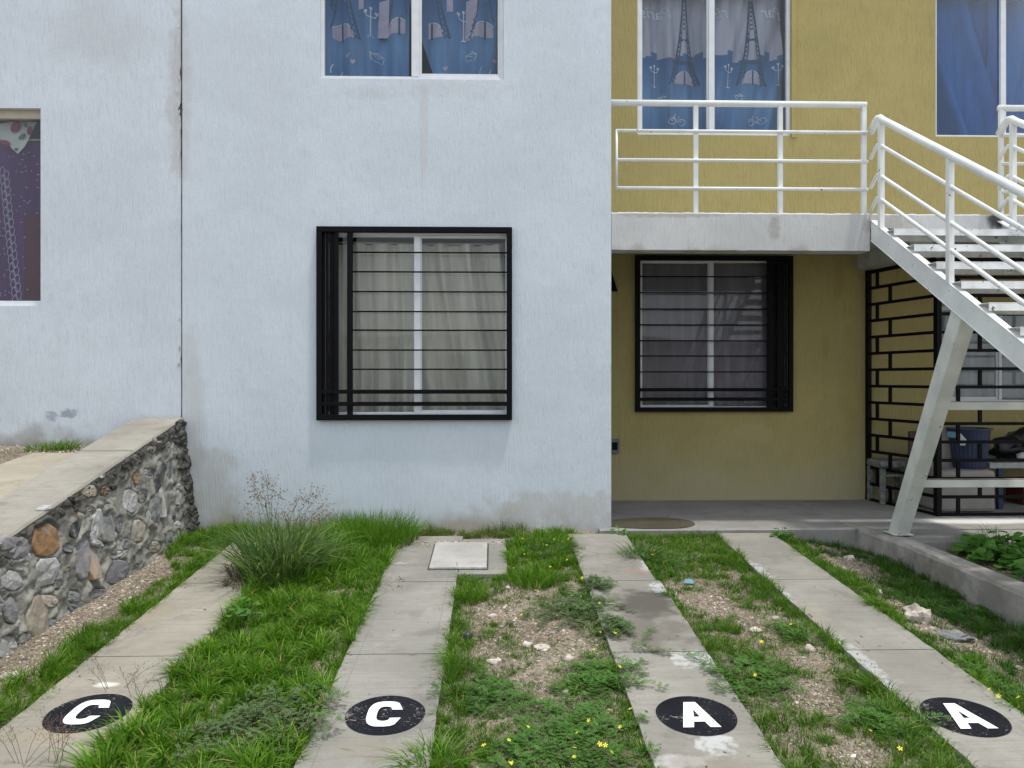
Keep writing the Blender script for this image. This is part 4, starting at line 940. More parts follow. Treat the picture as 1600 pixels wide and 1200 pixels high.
# white house upper window
x0, x1, z0, z1 = W_up; mm = onY(649, 60, 6.05).x; zsk = onY(600, -20, 6.16).z
pc2 = paris_cloth("city_print_cloth_upper", zsk-0.10, 14.0, 0.16, 0.02, (0.30, 0.34, 0.46)); YC = 6.19
at = lambda px, py: (lambda p: (p.x, p.z))(onY(px, py, YC))
xR = onY(641, 60, YC).x; f = fold_fn(0.8, 0.045, 3.2, YC); fA = f
tA = curtain("city print curtain behind the left pane of the white house's upper window", (x0-.01, xR, x0+.0, xR-.01, z0+.0, z1-.02), f, pc2, "city print curtains", 110)
xx, zz = at(533, 62); tower(tA, xx, zz, 1.12, fA, (x0+.04, xR-.02, z1-.03)); xx, zz = at(624, 58); tower(tA, xx, zz, 1.12, fA, (x0+.04, xR-.02, z1-.03))
lamp(tA, *at(580, 60), 0.22, fA); envelope(tA, *at(589, 89), 0.05, fA); heart(tA, *at(543, 85), 0.022, fA); heart(tA, *at(552, 97), 0.022, fA)
m = MB(); ribbon(m, [at(600, 0), at(598, 58)], 0.09, fA, .002); m.build("printed_column", M['print_pink'], tA); m = MB(); ribbon(m, [at(565, -10), at(565, 16)], 0.045, fA, .002); m.build("printed_column", M['print_pink'], tA)
for (qx, qy) in ((518, 108), (530, 116)): m = MB(); ribbon(m, [at(qx, qy+8), at(qx, qy), at(qx+3, qy-8)], .007, fA); m.build("printed_scroll", M['print_white'], tA)
xL = onY(655, 0, YC).x; xB = onY(684, 118, YC).x; f = fold_fn(2.4, 0.045, 3.4, YC, -0.1); fB = f
z0b = z0+.0
tB = curtain("city print curtain swept aside behind the right pane of the white house's upper window", (xL-.05+0.0-.26, x1-.055, xB, x1-.05, z0b, z1-.02), f, pc2, "city print curtains", 110)
xx, zz = at(674, 62); tower(tB, xx, zz, 1.12, fB, (onY(668, 0, YC).x, x1-.08, z1-.03)); xx, zz = at(757, 62); tower(tB, xx, zz, 1.12, fB, (onY(668, 0, YC).x, x1-.08, z1-.03))
lamp(tB, *at(724, 62), 0.22, fB); envelope(tB, *at(736, 90), 0.045, fB); heart(tB, *at(696, 108), 0.022, fB); heart(tB, *at(773, 95), 0.02, fB)
m = MB(); ribbon(m, [at(737, 0), at(735, 62)], 0.09, fB, .002); m.build("printed_column", M['print_pink'], tB); m = MB(); ribbon(m, [at(703, -10), at(703, 20)], 0.05, fB, .002); m.build("printed_column", M['print_pink'], tB)
for (qx, qy) in ((750, 112), (764, 118)): m = MB(); ribbon(m, [at(qx, qy+8), at(qx, qy), at(qx+3, qy-8)], .007, fB); m.build("printed_scroll", M['print_white'], tB)
# left neighbour's curtain
x0, x1, z0, z1 = W_l; YC = 6.22; f = fold_fn(0.5, 0.014, 3.0, YC)
t = curtain("purple curtain with lilac chain and sprig print in the far left window", (x0, x1+.03, x0, x1+.03, z0-.0, z1-.19), f, M['purple_curtain'], None, 140)
at = lambda px, py: (lambda p: (p.x, p.z))(onY(px, py, YC)); m = MB(); mchain = MB()
for i in range(17):
    py = 268+i*12.5; px = 3+i*1.35
    c = [at(px+4.2*cos(a)-3*sin(a)*.3, py+7.5*sin(a)) for a in [2*pi*j/10 for j in range(11)]]; ribbon(mchain, c, 0.006, f)
    c = [at(px+7+4.2*cos(a)-3*sin(a)*.3, py+6+7.5*sin(a)) for a in [2*pi*j/10 for j in range(11)]]; ribbon(mchain, c, 0.006, f)
mp = MB(); ribbon(mp, [at(51, 335), at(53, 400), at(52, 472)], 0.14, f, .002); mp.build("maroon_panel", M['maroon'], t)
mchain.build("printed_chain", M['lilac_print'], t)
rr = random.Random(5)
for i in range(120):
    px, py = rr.uniform(-25, 60), rr.uniform(235, 465)
    if abs(px-(6+(py-268)*0.108)) < 9: continue
    a = rr.choice((0.6, -0.7, 0.1, 2.0)); l = rr.uniform(2, 3.5); ribbon(m, [at(px, py), at(px+l*cos(a), py+l*sin(a))], 0.006, f)
m.build("printed_sprigs", M['lilac_print'], t, kind="stuff")
t = empty("floral_cloth", (at(20, 190)[0], YC-.03, at(20, 240)[1]), "white cloth with red tulips hung over the top of the purple curtain", "cloth")
m = MB(); pl = [(-40, 200), (0, 197), (58, 184), (62, 190), (55, 205), (47, 222), (42, 232), (33, 243), (25, 236), (15, 226), (0, 216), (-40, 222)]
nvt = [Vector((at(*p)[0], YC-.035+.008*sin(p[0]*.15), at(*p)[1])) for p in pl]; m.poly(nvt[::-1]); m.build("cloth", M['cloth_white'], t)
for (px, py, rx_, ry_, mt, rot) in ((30, 201, 7, 10, 'cloth_red', .5), (14, 226, 8, 4, 'cloth_red', .3), (44, 195, 3, 8, 'cloth_green', -.3), (40, 216, 3, 7, 'cloth_green', .9), (31, 236, 3, 2.5, 'cloth_green', 0), (52, 207, 4, 7, 'cloth_red', .2)):
    m = MB(); m.poly([Vector((at(px+rx_*cos(a)*cos(rot)-ry_*sin(a)*sin(rot), py+rx_*cos(a)*sin(rot)+ry_*sin(a)*cos(rot))[0], YC-.047, at(px+rx_*cos(a)*cos(rot)-ry_*sin(a)*sin(rot), py+rx_*cos(a)*sin(rot)+ry_*sin(a)*cos(rot))[1])) for a in [2*pi*j/12 for j in range(12)]]); m.build("printed_flower" if mt == 'cloth_red' else "printed_leaf", M[mt], t)

# ------------------------------------------------------------------ STONE RETAINING WALL
WX = Xj+0.0
def wtop(y): return 0.905-0.226*(6.0-y)
def wface_x(y, z):   # battered face
    t_ = max(0, (wtop(y)-z)); return WX+0.13*t_+0.0
def face_pt(px, py):
    X = WX+0.05
    for _ in range(6): p = onX(px, py, X); X = wface_x(p.y, p.z)
    return p
rw = empty("stone_retaining_wall", (WX-0.2, 4.5, -0.1), "rubble stone retaining wall with a sloping concrete top, left of the driveway", "retaining wall")
Z = lambda x, y: (x/2.79, 620+y/2.79)
big = [(190, 620, 118, 145, 'orange', 0, "large orange-brown stone"), (58, 655, 120, 105, 'purple', 0, None), (195, 765, 100, 135, 'light', 0.1, None), (45, 800, 105, 85, 'light', 0, None), (38, 930, 62, 125, 'purple', 0, None),
       (160, 960, 105, 190, 'tan', 0.15, None), (352, 700, 62, 190, 'purple', 0.1, None), (395, 710, 50, 190, 'rust', -0.05, "tall orange-streaked stone"), (415, 560, 55, 150, 'light', 0.15, None), (465, 570, 60, 145, 'grey', 0.0, None), (320, 575, 50, 80, 'dark', 0.5, None),
       (383, 410, 54, 54, 'tan', 0, None), (447, 412, 48, 42, 'brown', 0, None), (592, 350, 32, 56, 'orange', 0, None), (656, 228, 42, 38, 'tan', 0, None), (684, 190, 38, 28, 'light', 0, None), (730, 207, 34, 30, 'grey', 0, None),
       (592, 266, 36, 34, 'brown', 0, None), (688, 355, 42, 150, 'dark', 0.05, None), (668, 490, 50, 120, 'grey', 0, None), (706, 455, 20, 170, 'light', 0, None), (562, 455, 64, 100, 'light', 0, None), (595, 588, 62, 98, 'cream', 0, None),
       (512, 556, 34, 74, 'purple', -0.1, None), (612, 436, 44, 58, 'dark', 0.3, None), (505, 768, 88, 115, 'purple', 0.3, None), (415, 868, 78, 66, 'purple', 0, None), (25, 1095, 85, 110, 'light', 0, None),
       (210, 890, 60, 60, 'cream', 0, None), (735, 320, 30, 90, 'grey', 0, None), (770, 440, 30, 70, 'light', 0, None), (735, 610, 40, 50, 'grey', 0, None), (668, 655, 50, 50, 'tan', 0, None), (640, 330, 40, 30, 'grey', 0, None), (345, 515, 30, 24, 'tan', 0, None), (382, 492, 26, 26, 'brown', 0, None),
       (205, 485, 40, 14, 'light', -0.6, None), (445, 345, 34, 16, 'light', -0.5, None), (110, 700, 30, 40, 'light', 0, None), (245, 820, 30, 40, 'dark', 0, None), (290, 660, 50, 40, 'grey', 0.2, None), (540, 640, 36, 50, 'grey', 0.2, None), (235, 990, 44, 50, 'grey', 0, None), (640, 520, 22, 60, 'light', 0, None),
       (-40, 760, 70, 90, 'tan', 0, None), (-40, 900, 80, 90, 'grey', 0, None), (-45, 1040, 80, 110, 'purple', 0, None), (100, 1060, 60, 60, 'grey', 0, None), (330, 920, 70, 60, 'grey', 0, None), (600, 700, 40, 60, 'grey', 0, None), (420, 640, 60, 30, 'light', 0.4, None), (505, 690, 70, 24, 'light', -0.5, None), (305, 870, 60, 50, 'grey', 0, None), (20, 1180, 80, 60, 'purple', 0, None), (590, 610, 10, 10, 'dark', 0, None)]
ELL = [(*Z(x, y), w_/2.79/2, h_/2.79/2, rot) for (x, y, w_, h_, kd, rot, lbl) in big[:-1]]
def to_px(x, y, z):
    fwd = x*sin(YAW)+y*cos(YAW); return 800+FPX*(x*cos(YAW)-y*sin(YAW))/fwd, 592-FPX*(z-CZ)/fwd
m = MB(); ny, nzz = 240, 64; y0_, y1_ = 1.8, 5.992
for i in range(ny+1):
    y = y0_+(y1_-y0_)*i/ny
    for j in range(nzz+1):
        zb_ = ground_z(WX+.2, y)-0.12; z = zb_+(wtop(y)-0.02-zb_)*j/nzz
        X0 = wface_x(y, z); px, py = to_px(X0, y, z); rd = 9.0
        for (cx, cy, rx, ry, ro) in ELL:
            dx, dy = px-cx, py-cy
            if abs(dx) > 60 or abs(dy) > 60: continue
            ex, ey = (dx*cos(ro)+dy*sin(ro))/rx, (-dx*sin(ro)+dy*cos(ro))/ry; rd = min(rd, sqrt(ex*ex+ey*ey))
        v_ = mnoise.voronoi(Vector((3, y*7, z*7)))[0]; e = v_[1]-v_[0]
        dsp = 0.012*min(1, e*4)-0.002+0.016*nz(y, z, 7)+0.010*nz(y, z, 19, 3)+0.008*nz(y, z, 45, 8)
        if rd < 1.0: dsp = -0.012
        elif rd < 1.45: dsp += 0.016*(1-abs(rd-1.26)/0.2) if abs(rd-1.26) < 0.2 else 0
        if j == nzz: dsp = 0.0
        m.v.append((X0+dsp, y, z))
for i in range(ny):
    for j in range(nzz): a = i*(nzz+1)+j; m.f.append((a, a+1, a+nzz+2, a+nzz+1))
m.build("mortar_face", M['mortar'], rw, smooth=True)
MB().box(WX-0.30, WX-0.02, 0.5, 1.79, -0.5, wtop(0.5)-0.05).build("mortar_core", M['mortar'], rw)
# dark crumbling band just under the coping and at the house corner
for nm, cnt, reg in (("crumbled_mortar", 200, 'top'), ("crumbled_mortar", 110, 'end')):
    m = MB(); rr = random.Random(cnt)
    for i in range(cnt):
        if reg == 'top': y = rr.uniform(2.2, 5.97); z = wtop(y)-0.03-abs(rr.gauss(0, 0.035)); s_ = rr.uniform(0.008, 0.03)
        else: y = 5.99-abs(rr.gauss(0, 0.06)); z = rr.uniform(0.0, wtop(y)-0.03); s_ = rr.uniform(0.015, 0.045)
        c = (wface_x(y, z)+0.004, y, z); k_ = ico(c, (s_*.6, s_*rr.uniform(.9, 2.2), s_*rr.uniform(.5, 1)), i, 1, 0.9, False); b_ = len(m.v); m.v += k_.v; m.f += [tuple(b_+q for q in f_) for f_ in k_.f]
    m.build(nm, M['mortar_dark'], rw, kind="stuff")
# coping
m = MB(); n = 110
pr = []
for i in range(n+1):
    y = 0.5+(5.992-0.5)*i/n; xo = WX+0.012+0.006*nz(0, y, 8)+0.006*nz(2, y, 30); xin = WX-0.36+(0.0 if y < 5.86 else (0.12*((y-5.86)/.13)**2 if y < 5.99 else .12)); zt_ = wtop(y)+0.002*nz(0, y, 5)
    th_ = 0.045+0.012*nz(5, y, 12); pr.append([(xo-0.015, y, zt_-th_), (xo, y, zt_-0.012), (xo-0.010, y, zt_), (xin+0.01, y, zt_), (xin, y, zt_-0.01), (xin, y, zt_-0.35)])
m.v = [p for r in pr for p in r]
for i in range(n):
    for k in range(5): m.f.append((i*6+k, i*6+k+1, (i+1)*6+k+1, (i+1)*6+k))
    m.f.append((i*6+5, i*6, (i+1)*6, (i+1)*6+5))
m.f.append((5, 4, 3, 2, 1, 0)); m.f.append(tuple(n*6+q for q in range(6)))
m.build("coping", M['coping'], rw)
m = MB(); m.box(WX-0.352, WX+0.004, 5.178, 5.184, wtop(5.18)+0.001, wtop(5.18)+0.0022); m.build("coping_joint", M['mortar_dark'], rw)
def stone(px, py, w_, h_, kind, bulge=0.035, rot=0, seed=0, sides=11, lbl=None):
    rr = random.Random(seed*13+5); ring = []; ph = rr.random()*6
    an = sorted([2*pi*(i+rr.uniform(-.30, .30))/sides+ph for i in range(sides)])
    for a in an:
        k_ = rr.uniform(0.86, 1.10); ca, sa_ = cos(a), sin(a); q = max(abs(ca), abs(sa_))**0.45   # squarish outline
        cx, cy = w_/2*ca*k_/q, h_/2*sa_*k_/q; ring.append((px+cx*cos(rot)-cy*sin(rot), py+cx*sin(rot)+cy*cos(rot)))
    out = [face_pt(*q) for q in ring]; c = sum(out, Vector())/sides; m = MB(); tilt = (rr.gauss(0, .10), rr.gauss(0, .12))
    lv_ = [(1.03, -0.04), (1.0, bulge*.45), (0.90, bulge*.85), (0.52, bulge*1.0)]
    for s_, b_ in lv_:
        for p in out:
            q = c+(p-c)*s_; t_ = (tilt[0]*(q.y-c.y)+tilt[1]*(q.z-c.z)) if b_ > 0 else 0
            m.v.append((wface_x(q.y, q.z)+b_+t_+(rr.gauss(0, bulge*.16) if b_ > 0 else 0), q.y, q.z))
    m.v.append((wface_x(c.y, c.z)+bulge*(1+rr.gauss(0, .2)), c.y, c.z))
    for r_ in range(3):
        for i in range(sides): j = (i+1) % sides; m.f.append((r_*sides+i, r_*sides+j, (r_+1)*sides+j, (r_+1)*sides+i))
    for i in range(sides): m.f.append((3*sides+i, 3*sides+(i+1) % sides, 4*sides))
    m.build("stone", M['st_'+kind], rw, smooth=False, bevel=0.007, label=lbl)
    return ring
placed = []
for i, (x, y, w_, h_, kd, rot, lbl) in enumerate(big[:-1]):
    p = Z(x, y); stone(p[0], p[1], w_/2.79, h_/2.79, kd, 0.017 if w_ > 45 else 0.012, rot, i+1, 11 if w_ > 45 else 8, lbl); placed.append((p[0], p[1], (w_+h_)/4/2.79))
rr = random.Random(11); tries = 0; cnt = 0
while tries < 2500 and cnt < 50:
    tries += 1; y = rr.uniform(2.0, 5.96); z = rr.uniform(ground_z(WX+.2, y)+0.02, wtop(y)-0.09)
    if y < 3.6 and rr.random() < .3: continue
    # pixel of that point
    X = wface_x(y, z); dx, dy = X, y; fwd = dx*sin(YAW)+dy*cos(YAW); sdx = dx*cos(YAW)-dy*sin(YAW); px, py = 800+FPX*sdx/fwd, 592-FPX*(z-CZ)/fwd
    s_ = rr.uniform(7, 17)*(1.0 if px > 60 else 1.3)
    if any((px-a)**2+(py-b)**2 < ((c+s_*.5)*.98)**2 for a, b, c in placed): continue
    kd = rr.choice(['grey', 'grey', 'light', 'grey', 'dark', 'dark', 'cream', 'grey', 'brown']); stone(px, py, s_*rr.uniform(.55, .9), s_, kd, 0.010, rr.uniform(-.5, .5), 100+cnt, 7); placed.append((px, py, s_*.5)); cnt += 1

# ------------------------------------------------------------------ RAISED TERRACE LEFT
def tz(y): return 0.70-0.12*(6.0-y)
m = MB(); xa, xb = -3.36, WX-0.363
m.hexa([(xa, 0.5, -0.6), (xb, 0.5, -0.6), (xb, 5.68, -0.6), (xa, 5.68, -0.6), (xa, 0.5, tz(.5)), (xb, 0.5, tz(.5)), (xb, 5.68, tz(5.68)), (xa, 5.68, tz(5.68))]); m.build("path", M['path'], kind="structure")
m = MB(); ys = [0.5+5.49*i/60 for i in range(61)]; xs = [-7.5+(xa-0.004+7.5)*i/40 for i in range(41)]
for y in ys:
    for x in xs: m.v.append((x, y, tz(y)-0.015+0.02*nz(x, y, 3)+0.01*nz(x, y, 10)))
for j in range(60):
    for i in range(40): a = j*41+i; m.f.append((a, a+1, a+42, a+41))
m.build("raised_ground", M['soil'], smooth=True, kind="structure")
m = MB(); xs = [xa+(xb-xa)*i/20 for i in range(21)]
for y in (5.684, 5.78, 5.88, 5.999):
    for x in xs: m.v.append((x, y, tz(y)-0.012+0.01*nz(x, y, 12)))
for j in range(3):
    for i in range(20): a = j*21+i; m.f.append((a, a+1, a+22, a+21))
m.build("raised_ground", M['soil'], smooth=True, kind="structure")
MB().box(-7.5, xb, 0.3, 0.49, -0.6, tz(.5)-0.02).build("terrace_face", M['mortar'], kind="structure")

# ------------------------------------------------------------------ GRAVEL
def on_strip(x, y, pad=0.0):
    for i, (a, b, _) in enumerate(STRIPS):
        if a-pad < x < b+pad and y < tops[i]+pad: return True
    return -0.225 < x < 0.09+pad and 4.84-pad < y < 5.66+pad
def baredness(x, y):
    b = 0.0
    for (cx, cy, rx, ry, s_) in BARE:
        d2 = ((x-cx)/rx)**2+((y-cy)/ry)**2
        if d2 < 4: b = max(b, s_*math.exp(-d2*1.1))
    b += 0.35*nz(x, y, 4.5, 9)*(1 if b > .1 else 0)
    if x < -1.885: b = max(b, 1.0 if x < -2.10+0.16*nz(0, y, 2.5)-(0.35 if y > 5.0 else 0)*(y-5.0)/.6 else 0)
    return max(0.0, min(1.0, b))
PT = np.array([(1, 0, 0), (-1, 0, 0), (0, 1, 0), (0, -1, 0), (0, 0, 1), (0, 0, -1)], float); PF = [(0, 2, 4), (2, 1, 4), (1, 3, 4), (3, 0, 4), (2, 0, 5), (1, 2, 5), (3, 1, 5), (0, 3, 5)]
def pebbles(name, pts, label, kind="stuff"):
    vs = []; fs = []
    for i, (x, y, z, s_) in enumerate(pts):
        a = random.random()*pi; sc_ = np.array([s_*random.uniform(.7, 1.4), s_*random.uniform(.6, 1.1), s_*random.uniform(.35, .7)]); q = PT*sc_*np.array([random.uniform(.7, 1.2) for _ in range(6)])[:, None]
        ca, sa_ = cos(a), sin(a); t_ = random.uniform(-.5, .5)
        q = np.stack([q[:, 0]*ca-q[:, 1]*sa_, q[:, 0]*sa_+q[:, 1]*ca, q[:, 2]+q[:, 0]*t_], 1)+np.array([x, y, z+s_*0.1]); vs.append(q); fs += [(6*i+a_, 6*i+b_, 6*i+c_) for a_, b_, c_ in PF]
    v = np.concatenate(vs); me = bpy.data.meshes.new(name); me.from_pydata(v.tolist(), [], fs); me.update(); me.materials.append(M['pebble'])
    o = bpy.data.objects.new(name, me); col.objects.link(o); props(o, label, "gravel", None, kind); return o
pts = []
while len(pts) < 15000:
    x, y = random.uniform(-2.5, 3.0), random.uniform(2.4, 5.98)
    if on_strip(x, y, 0.01): continue
    b = baredness(x, y)
    if random.random() > 0.06+b*0.94: continue
    s_ = 0.003+0.0055*random.random()**2.5+(0.008 if random.random() < .03 else 0)
    pts.append((x, y, ground_zn(x, y), s_))
pebbles("gravel", pts, "loose pale gravel in the bare patches and along the stone wall")
pts = []
for i in range(420):
    x = random.uniform(-3.3, -2.55); y = 5.69+random.random()*.28; pts.append((x if i % 3 else random.uniform(-4.2, -3.3), y, tz(y)-0.005, random.uniform(.004, .013)))
pebbles("gravel", pts, "pale gravel lying at the foot of the left house on the raised ground")
pts = []
for i in range(170):  # debris on pad edge and along kerb bed
    p = onG(random.uniform(632, 786), 846+abs(random.gauss(0, 3)), 0.02); pts.append((p.x, p.y, p.z, random.uniform(.004, .012)))
for i in range(160):
    y = random.uniform(2.6, 5.7); k_ = random.choice(STRIPS); pts.append((random.uniform(k_[0]+.01, k_[1]-.01), y, zg(y), random.uniform(.0015, .004)))
pebbles("grit", pts, "grit and crumbs scattered over the concrete strips")

m = MB(); rr = random.Random(21)
for i in range(230):
    k_ = rr.choice(STRIPS); y = rr.uniform(2.6, 5.75); x = rr.choice((rr.uniform(k_[0]+.01, k_[1]-.01), k_[0]+abs(rr.gauss(0, .03)), k_[1]-abs(rr.gauss(0, .03)))); z = zg(y)+.003; a = rr.random()*6; l = rr.uniform(.004, .014); w_ = rr.uniform(.001, .004)
    if i % 9 == 0: l = rr.uniform(.02, .05); w_ = .0012
    dx, dy = cos(a), sin(a); m.poly([(x-dx*l, y-dy*l, z), (x+dy*w_, y-dx*w_, z+rr.uniform(0, .004)), (x+dx*l, y+dy*l, z+rr.uniform(0, .004)), (x-dy*w_, y+dx*w_, z)])
m.build("leaf_litter", M['deadleaf'], label="bits of dead leaf and straw scattered over the concrete strips", cat="litter", kind="stuff")
# rocks
ROCKS = [(1432, 960, 0.080, 0.065, 'w', "large white angular rock on the grass near the kerb"), (1488, 979, 0.09, 0.022, 'g', "flat grey rock just right of the large white rock"), (889, 1031, 0.028, 0.02, 'w', "small white stone in the grass left of the stained strip"),
         (770, 1034, 0.034, 0.014, 'w', "pale flat stone on the bare patch near the second strip"), (793, 918, 0.024, 0.010, 'w', "white flat chip at the top of the bare patch"), (1265, 1016, 0.032, 0.022, 'w', "white lump in the grass left of the rightmost strip"),
         (1212, 966, 0.028, 0.014, 'c', "tan stone in the grass between the two A strips"), (824, 1010, 0.03, 0.018, 'w', "white crumbly lump in the middle bare patch"), (770, 962, 0.035, 0.012, 'w', "white crumbled stone at the left of the bare patch"), (848, 1014, 0.05, 0.012, 'w', "broad pale stone sunk in the bare soil"),
         (1328, 857, 0.045, 0.02, 'w', "pale stone on the shaded gravel by the kerb"), (1318, 880, 0.03, 0.015, 'c', "tan stone on the shaded gravel below the pale one"), (1456, 972, 0.022, 0.014, 'w', "small white stone touching the large white rock"), (1590, 1022, 0.03, 0.014, 'c', "tan stone at the right edge of the photo"),
         (1375, 918, 0.02, 0.02, 'w', "small upright white stone beside the shaded grass"), (884, 1084, 0.026, 0.016, 'c', "tan round stone low in the middle strip of weeds"), (844, 1096, 0.022, 0.016, 'c', "brownish stone left of the tan round one"), (1180, 985, 0.04, 0.012, 'w', "chalky lump below the gravel patch"), (16, 1058, 0.05, 0.02, 'w', "white stone at the foot of the stone wall")]
for i, (px, py, r_, h_, kd, lb) in enumerate(ROCKS):
    p = onG(px, py); z = ground_zn(p.x, p.y)
    r_ *= (1 if r_ > .08 else .8); ico((p.x, p.y, z+h_*.25), (r_, r_*.75, h_*1.2), i+20, 3 if r_ > .04 else 2, 0.55).build("rock", M['rock_white'] if kd == 'w' else M['st_grey' if kd == 'g' else 'st_cream'], smooth=(r_ < .03), label=lb, cat="rock", group="loose rocks on the ground")
p = onG(731, 998); ico((p.x, p.y, ground_zn(p.x, p.y)+0.024), (0.025, 0.025, 0.025), 1, 3, 0.02, False).build("ball", M['rubber'], smooth=True, label="small dark ball on the bare patch beside the second strip", cat="ball")
p = onG(1077, 912); m = MB(); m.poly([(p.x-.03, p.y, ground_zn(p.x, p.y)+.012), (p.x+.03, p.y-.01, ground_zn(p.x, p.y)+.01), (p.x+.025, p.y+.03, ground_zn(p.x, p.y)+.03), (p.x-.02, p.y+.03, ground_zn(p.x, p.y)+.028)])
m.build("litter_scrap", M['teal'], label="small pale blue scrap of litter at the edge of the gravel patch", cat="litter")

# ------------------------------------------------------------------ GRASS
def blades(name, P_, H_, W_, lean, mat, label, cat="grass", parent=None, kind="stuff", seg=3, droop=0.5):
    """P_: (n,3) roots; lean (n,2) horizontal tip offset as fraction of height"""
    n_ = len(P_); H_ = np.asarray(H_)[:, None]; W_ = np.asarray(W_)[:, None]; lean = np.asarray(lean); ang = rng.uniform(0, pi, n_)
    side = np.stack([np.cos(ang), np.sin(ang), np.zeros(n_)], 1); lv3 = np.concatenate([lean, np.zeros((n_, 1))], 1)
    rows = []
    for k in range(seg+1):
        t = k/seg; w_ = (1-t**1.6)*(0.85+0.3*t) if k < seg else 0
        c = P_+np.array([0, 0, 1])*H_*(t-droop*t**3*np.minimum(1, np.linalg.norm(lean, axis=1)[:, None]))+lv3*H_*(t**1.8)
        if k < seg: rows += [c-side*W_*w_/2, c+side*W_*w_/2]
        else: rows += [c]
    K = 2*seg+1; v = np.stack(rows, 1).reshape(-1, 3); base = (np.arange(n_)*K)[:, None]
    quads = np.concatenate([base+np.array([[2*k, 2*k+1, 2*k+3, 2*k+2]]) for k in range(seg-1)], 1).reshape(-1, 4); tris = base+np.array([[2*seg-2, 2*seg-1, 2*seg]])
    me = bpy.data.meshes.new(name); nq, nt_ = len(quads), len(tris)
    loc0 = np.array(P_.mean(0)); loc0[2] = P_[:, 2].min() if parent is None else loc0[2]
    me.vertices.add(len(v)); me.vertices.foreach_set("co", (v-loc0).ravel()); me.loops.add(nq*4+nt_*3); me.loops.foreach_set("vertex_index", np.concatenate([quads.ravel(), tris.ravel()]).astype(np.int32))
    me.polygons.add(nq+nt_); ls = np.concatenate([np.arange(nq)*4, nq*4+np.arange(nt_)*3]).astype(np.int32); me.polygons.foreach_set("loop_start", ls)
    me.polygons.foreach_set("use_smooth", np.ones(nq+nt_, bool)); me.update(calc_edges=True); me.validate()
    me.materials.append(mat); o = bpy.data.objects.new(name, me); link(o, parent, loc0)
    return props(o, label, cat if parent is None else None, None, kind)
def field(name, x0, x1, y0, y1, dens, hfn, mat, label, wd_=0.0042, keep=None, leanx=0.0, leany=0.0, seg=3, lsd=0.45):
    P_ = []; H_ = []; Lm = []; area = (x1-x0)*(y1-y0); ncl = int(area*230); per = dens*0.72/230
    def put(x, y, lx, ly, hf):
        if not (x0-.02 < x < x1+.02 and y0 < y < min(y1, 5.985)): return
        k_ = keep(x, y) if keep else 1.0
        if random.random() > k_ or on_strip(x, y, -0.006): return
        h_ = hfn(x, y)*hf*random.uniform(0.5, 1.15)*(0.85+0.5*nz(x, y, 3, 4))*(0.5+0.5*k_)
        if h_ < 0.012: return
        P_.append((x, y, ground_zn(x, y)-0.004)); H_.append(h_)
        if y+ly*h_ > 5.985: ly = 0
        Lm.append((lx, ly))
    for _ in range(ncl):
        cx, cy = random.uniform(x0, x1), random.uniform(y0, y1); R_ = random.uniform(0.012, 0.045); hf = random.uniform(0.55, 1.45); nb = int(per*random.uniform(0.3, 1.9)); bx, by = random.gauss(leanx, .25), random.gauss(leany, .25)
        for _ in range(nb):
            a = random.uniform(0, 2*pi); r_ = R_*sqrt(random.random()); sp = r_/R_*0.75
            put(cx+r_*cos(a), cy+r_*sin(a), bx+sp*cos(a)+random.gauss(0, lsd*.5), by+sp*sin(a)+random.gauss(0, lsd*.5), hf)
    for _ in range(int(area*dens*0.28)):
        put(random.uniform(x0, x1), random.uniform(y0, y1), random.gauss(leanx, lsd), random.gauss(leany, lsd), 0.75)
    H_ = np.array(H_); P_ = np.array(P_)
    return blades(name, P_, H_, wd_*(0.6+0.8*rng.random(len(H_)))*(0.7+H_/0.12*0.4).clip(0.6, 1.5), np.array(Lm), mat, label, seg=seg)
kb = lambda x, y: max(0.03, 1-1.15*baredness(x, y))
# A: left of strip 1
def keepA(x, y): return 1.0 if x > -2.06+0.12*nz(0, y, 2.5)-(0.35*(y-5.0)/.6 if y > 5 else 0) else 0.02
field("grass", -2.55, -1.865, 2.4, 5.95, 17000, lambda x, y: 0.085+0.02*(y < 4), M['grass_lush'], "bright green grass fringe between the stone wall gravel and the first strip", keep=keepA, leanx=0.1)
# B: long grass between strips 1 and 2
def hB(x, y): return 0.11+0.05*math.exp(-((y-5.3)/0.6)**2)+0.035*nz(x, y, 3, 7)
field("grass", -1.43, -0.675, 2.3, 5.75, 17000, hB, M['grass_lush'], "long lush grass between the first and second strips", keep=lambda x, y: 0.15 if (x < -1.34 and y < 3.35) else 1.0, wd_=0.0072, leanx=0.0, lsd=0.55, seg=4)
def edgeB(x, y): return 1.0 if x < -1.33+0.05*nz(0, y, 4) else 0.0
field("grass", -1.44, -1.30, 2.3, 5.2, 16000, lambda x, y: 0.12, M['grass_lush'], "long grass flopping over the edge of the first strip", wd_=0.0085, keep=edgeB, leanx=-0.35, lsd=0.4, seg=4)
field("grass", -2.45, -1.36, 5.60, 5.97, 16000, lambda x, y: 0.11, M['grass_lush'], "grass along the white wall behind the first strip", wd_=0.0048)
# wall foot
field("grass", -0.75, 0.25, 5.74, 5.975, 16000, lambda x, y: 0.105, M['grass_olive'], "thin olive grass at the foot of the white wall", wd_=0.0035)
# C: middle
def keepC(x, y):
    if -0.225 < x < 0.10 and 4.82 < y: return 0
    e = 1.0 if x < -0.10+0.03*nz(0, y, 5) else kb(x, y)
    return e
field("grass", -0.225, 0.60, 2.3, 5.0, 15000, lambda x, y: 0.05+0.035*(x < -0.1), M['grass_short'], "patchy grass between the second and third strips", keep=keepC)
field("grass", 0.085, 0.62, 4.75, 5.93, 20000, lambda x, y: 0.075, M['grass_lush'], "thick grass beside the inspection cover pad", wd_=0.0042)
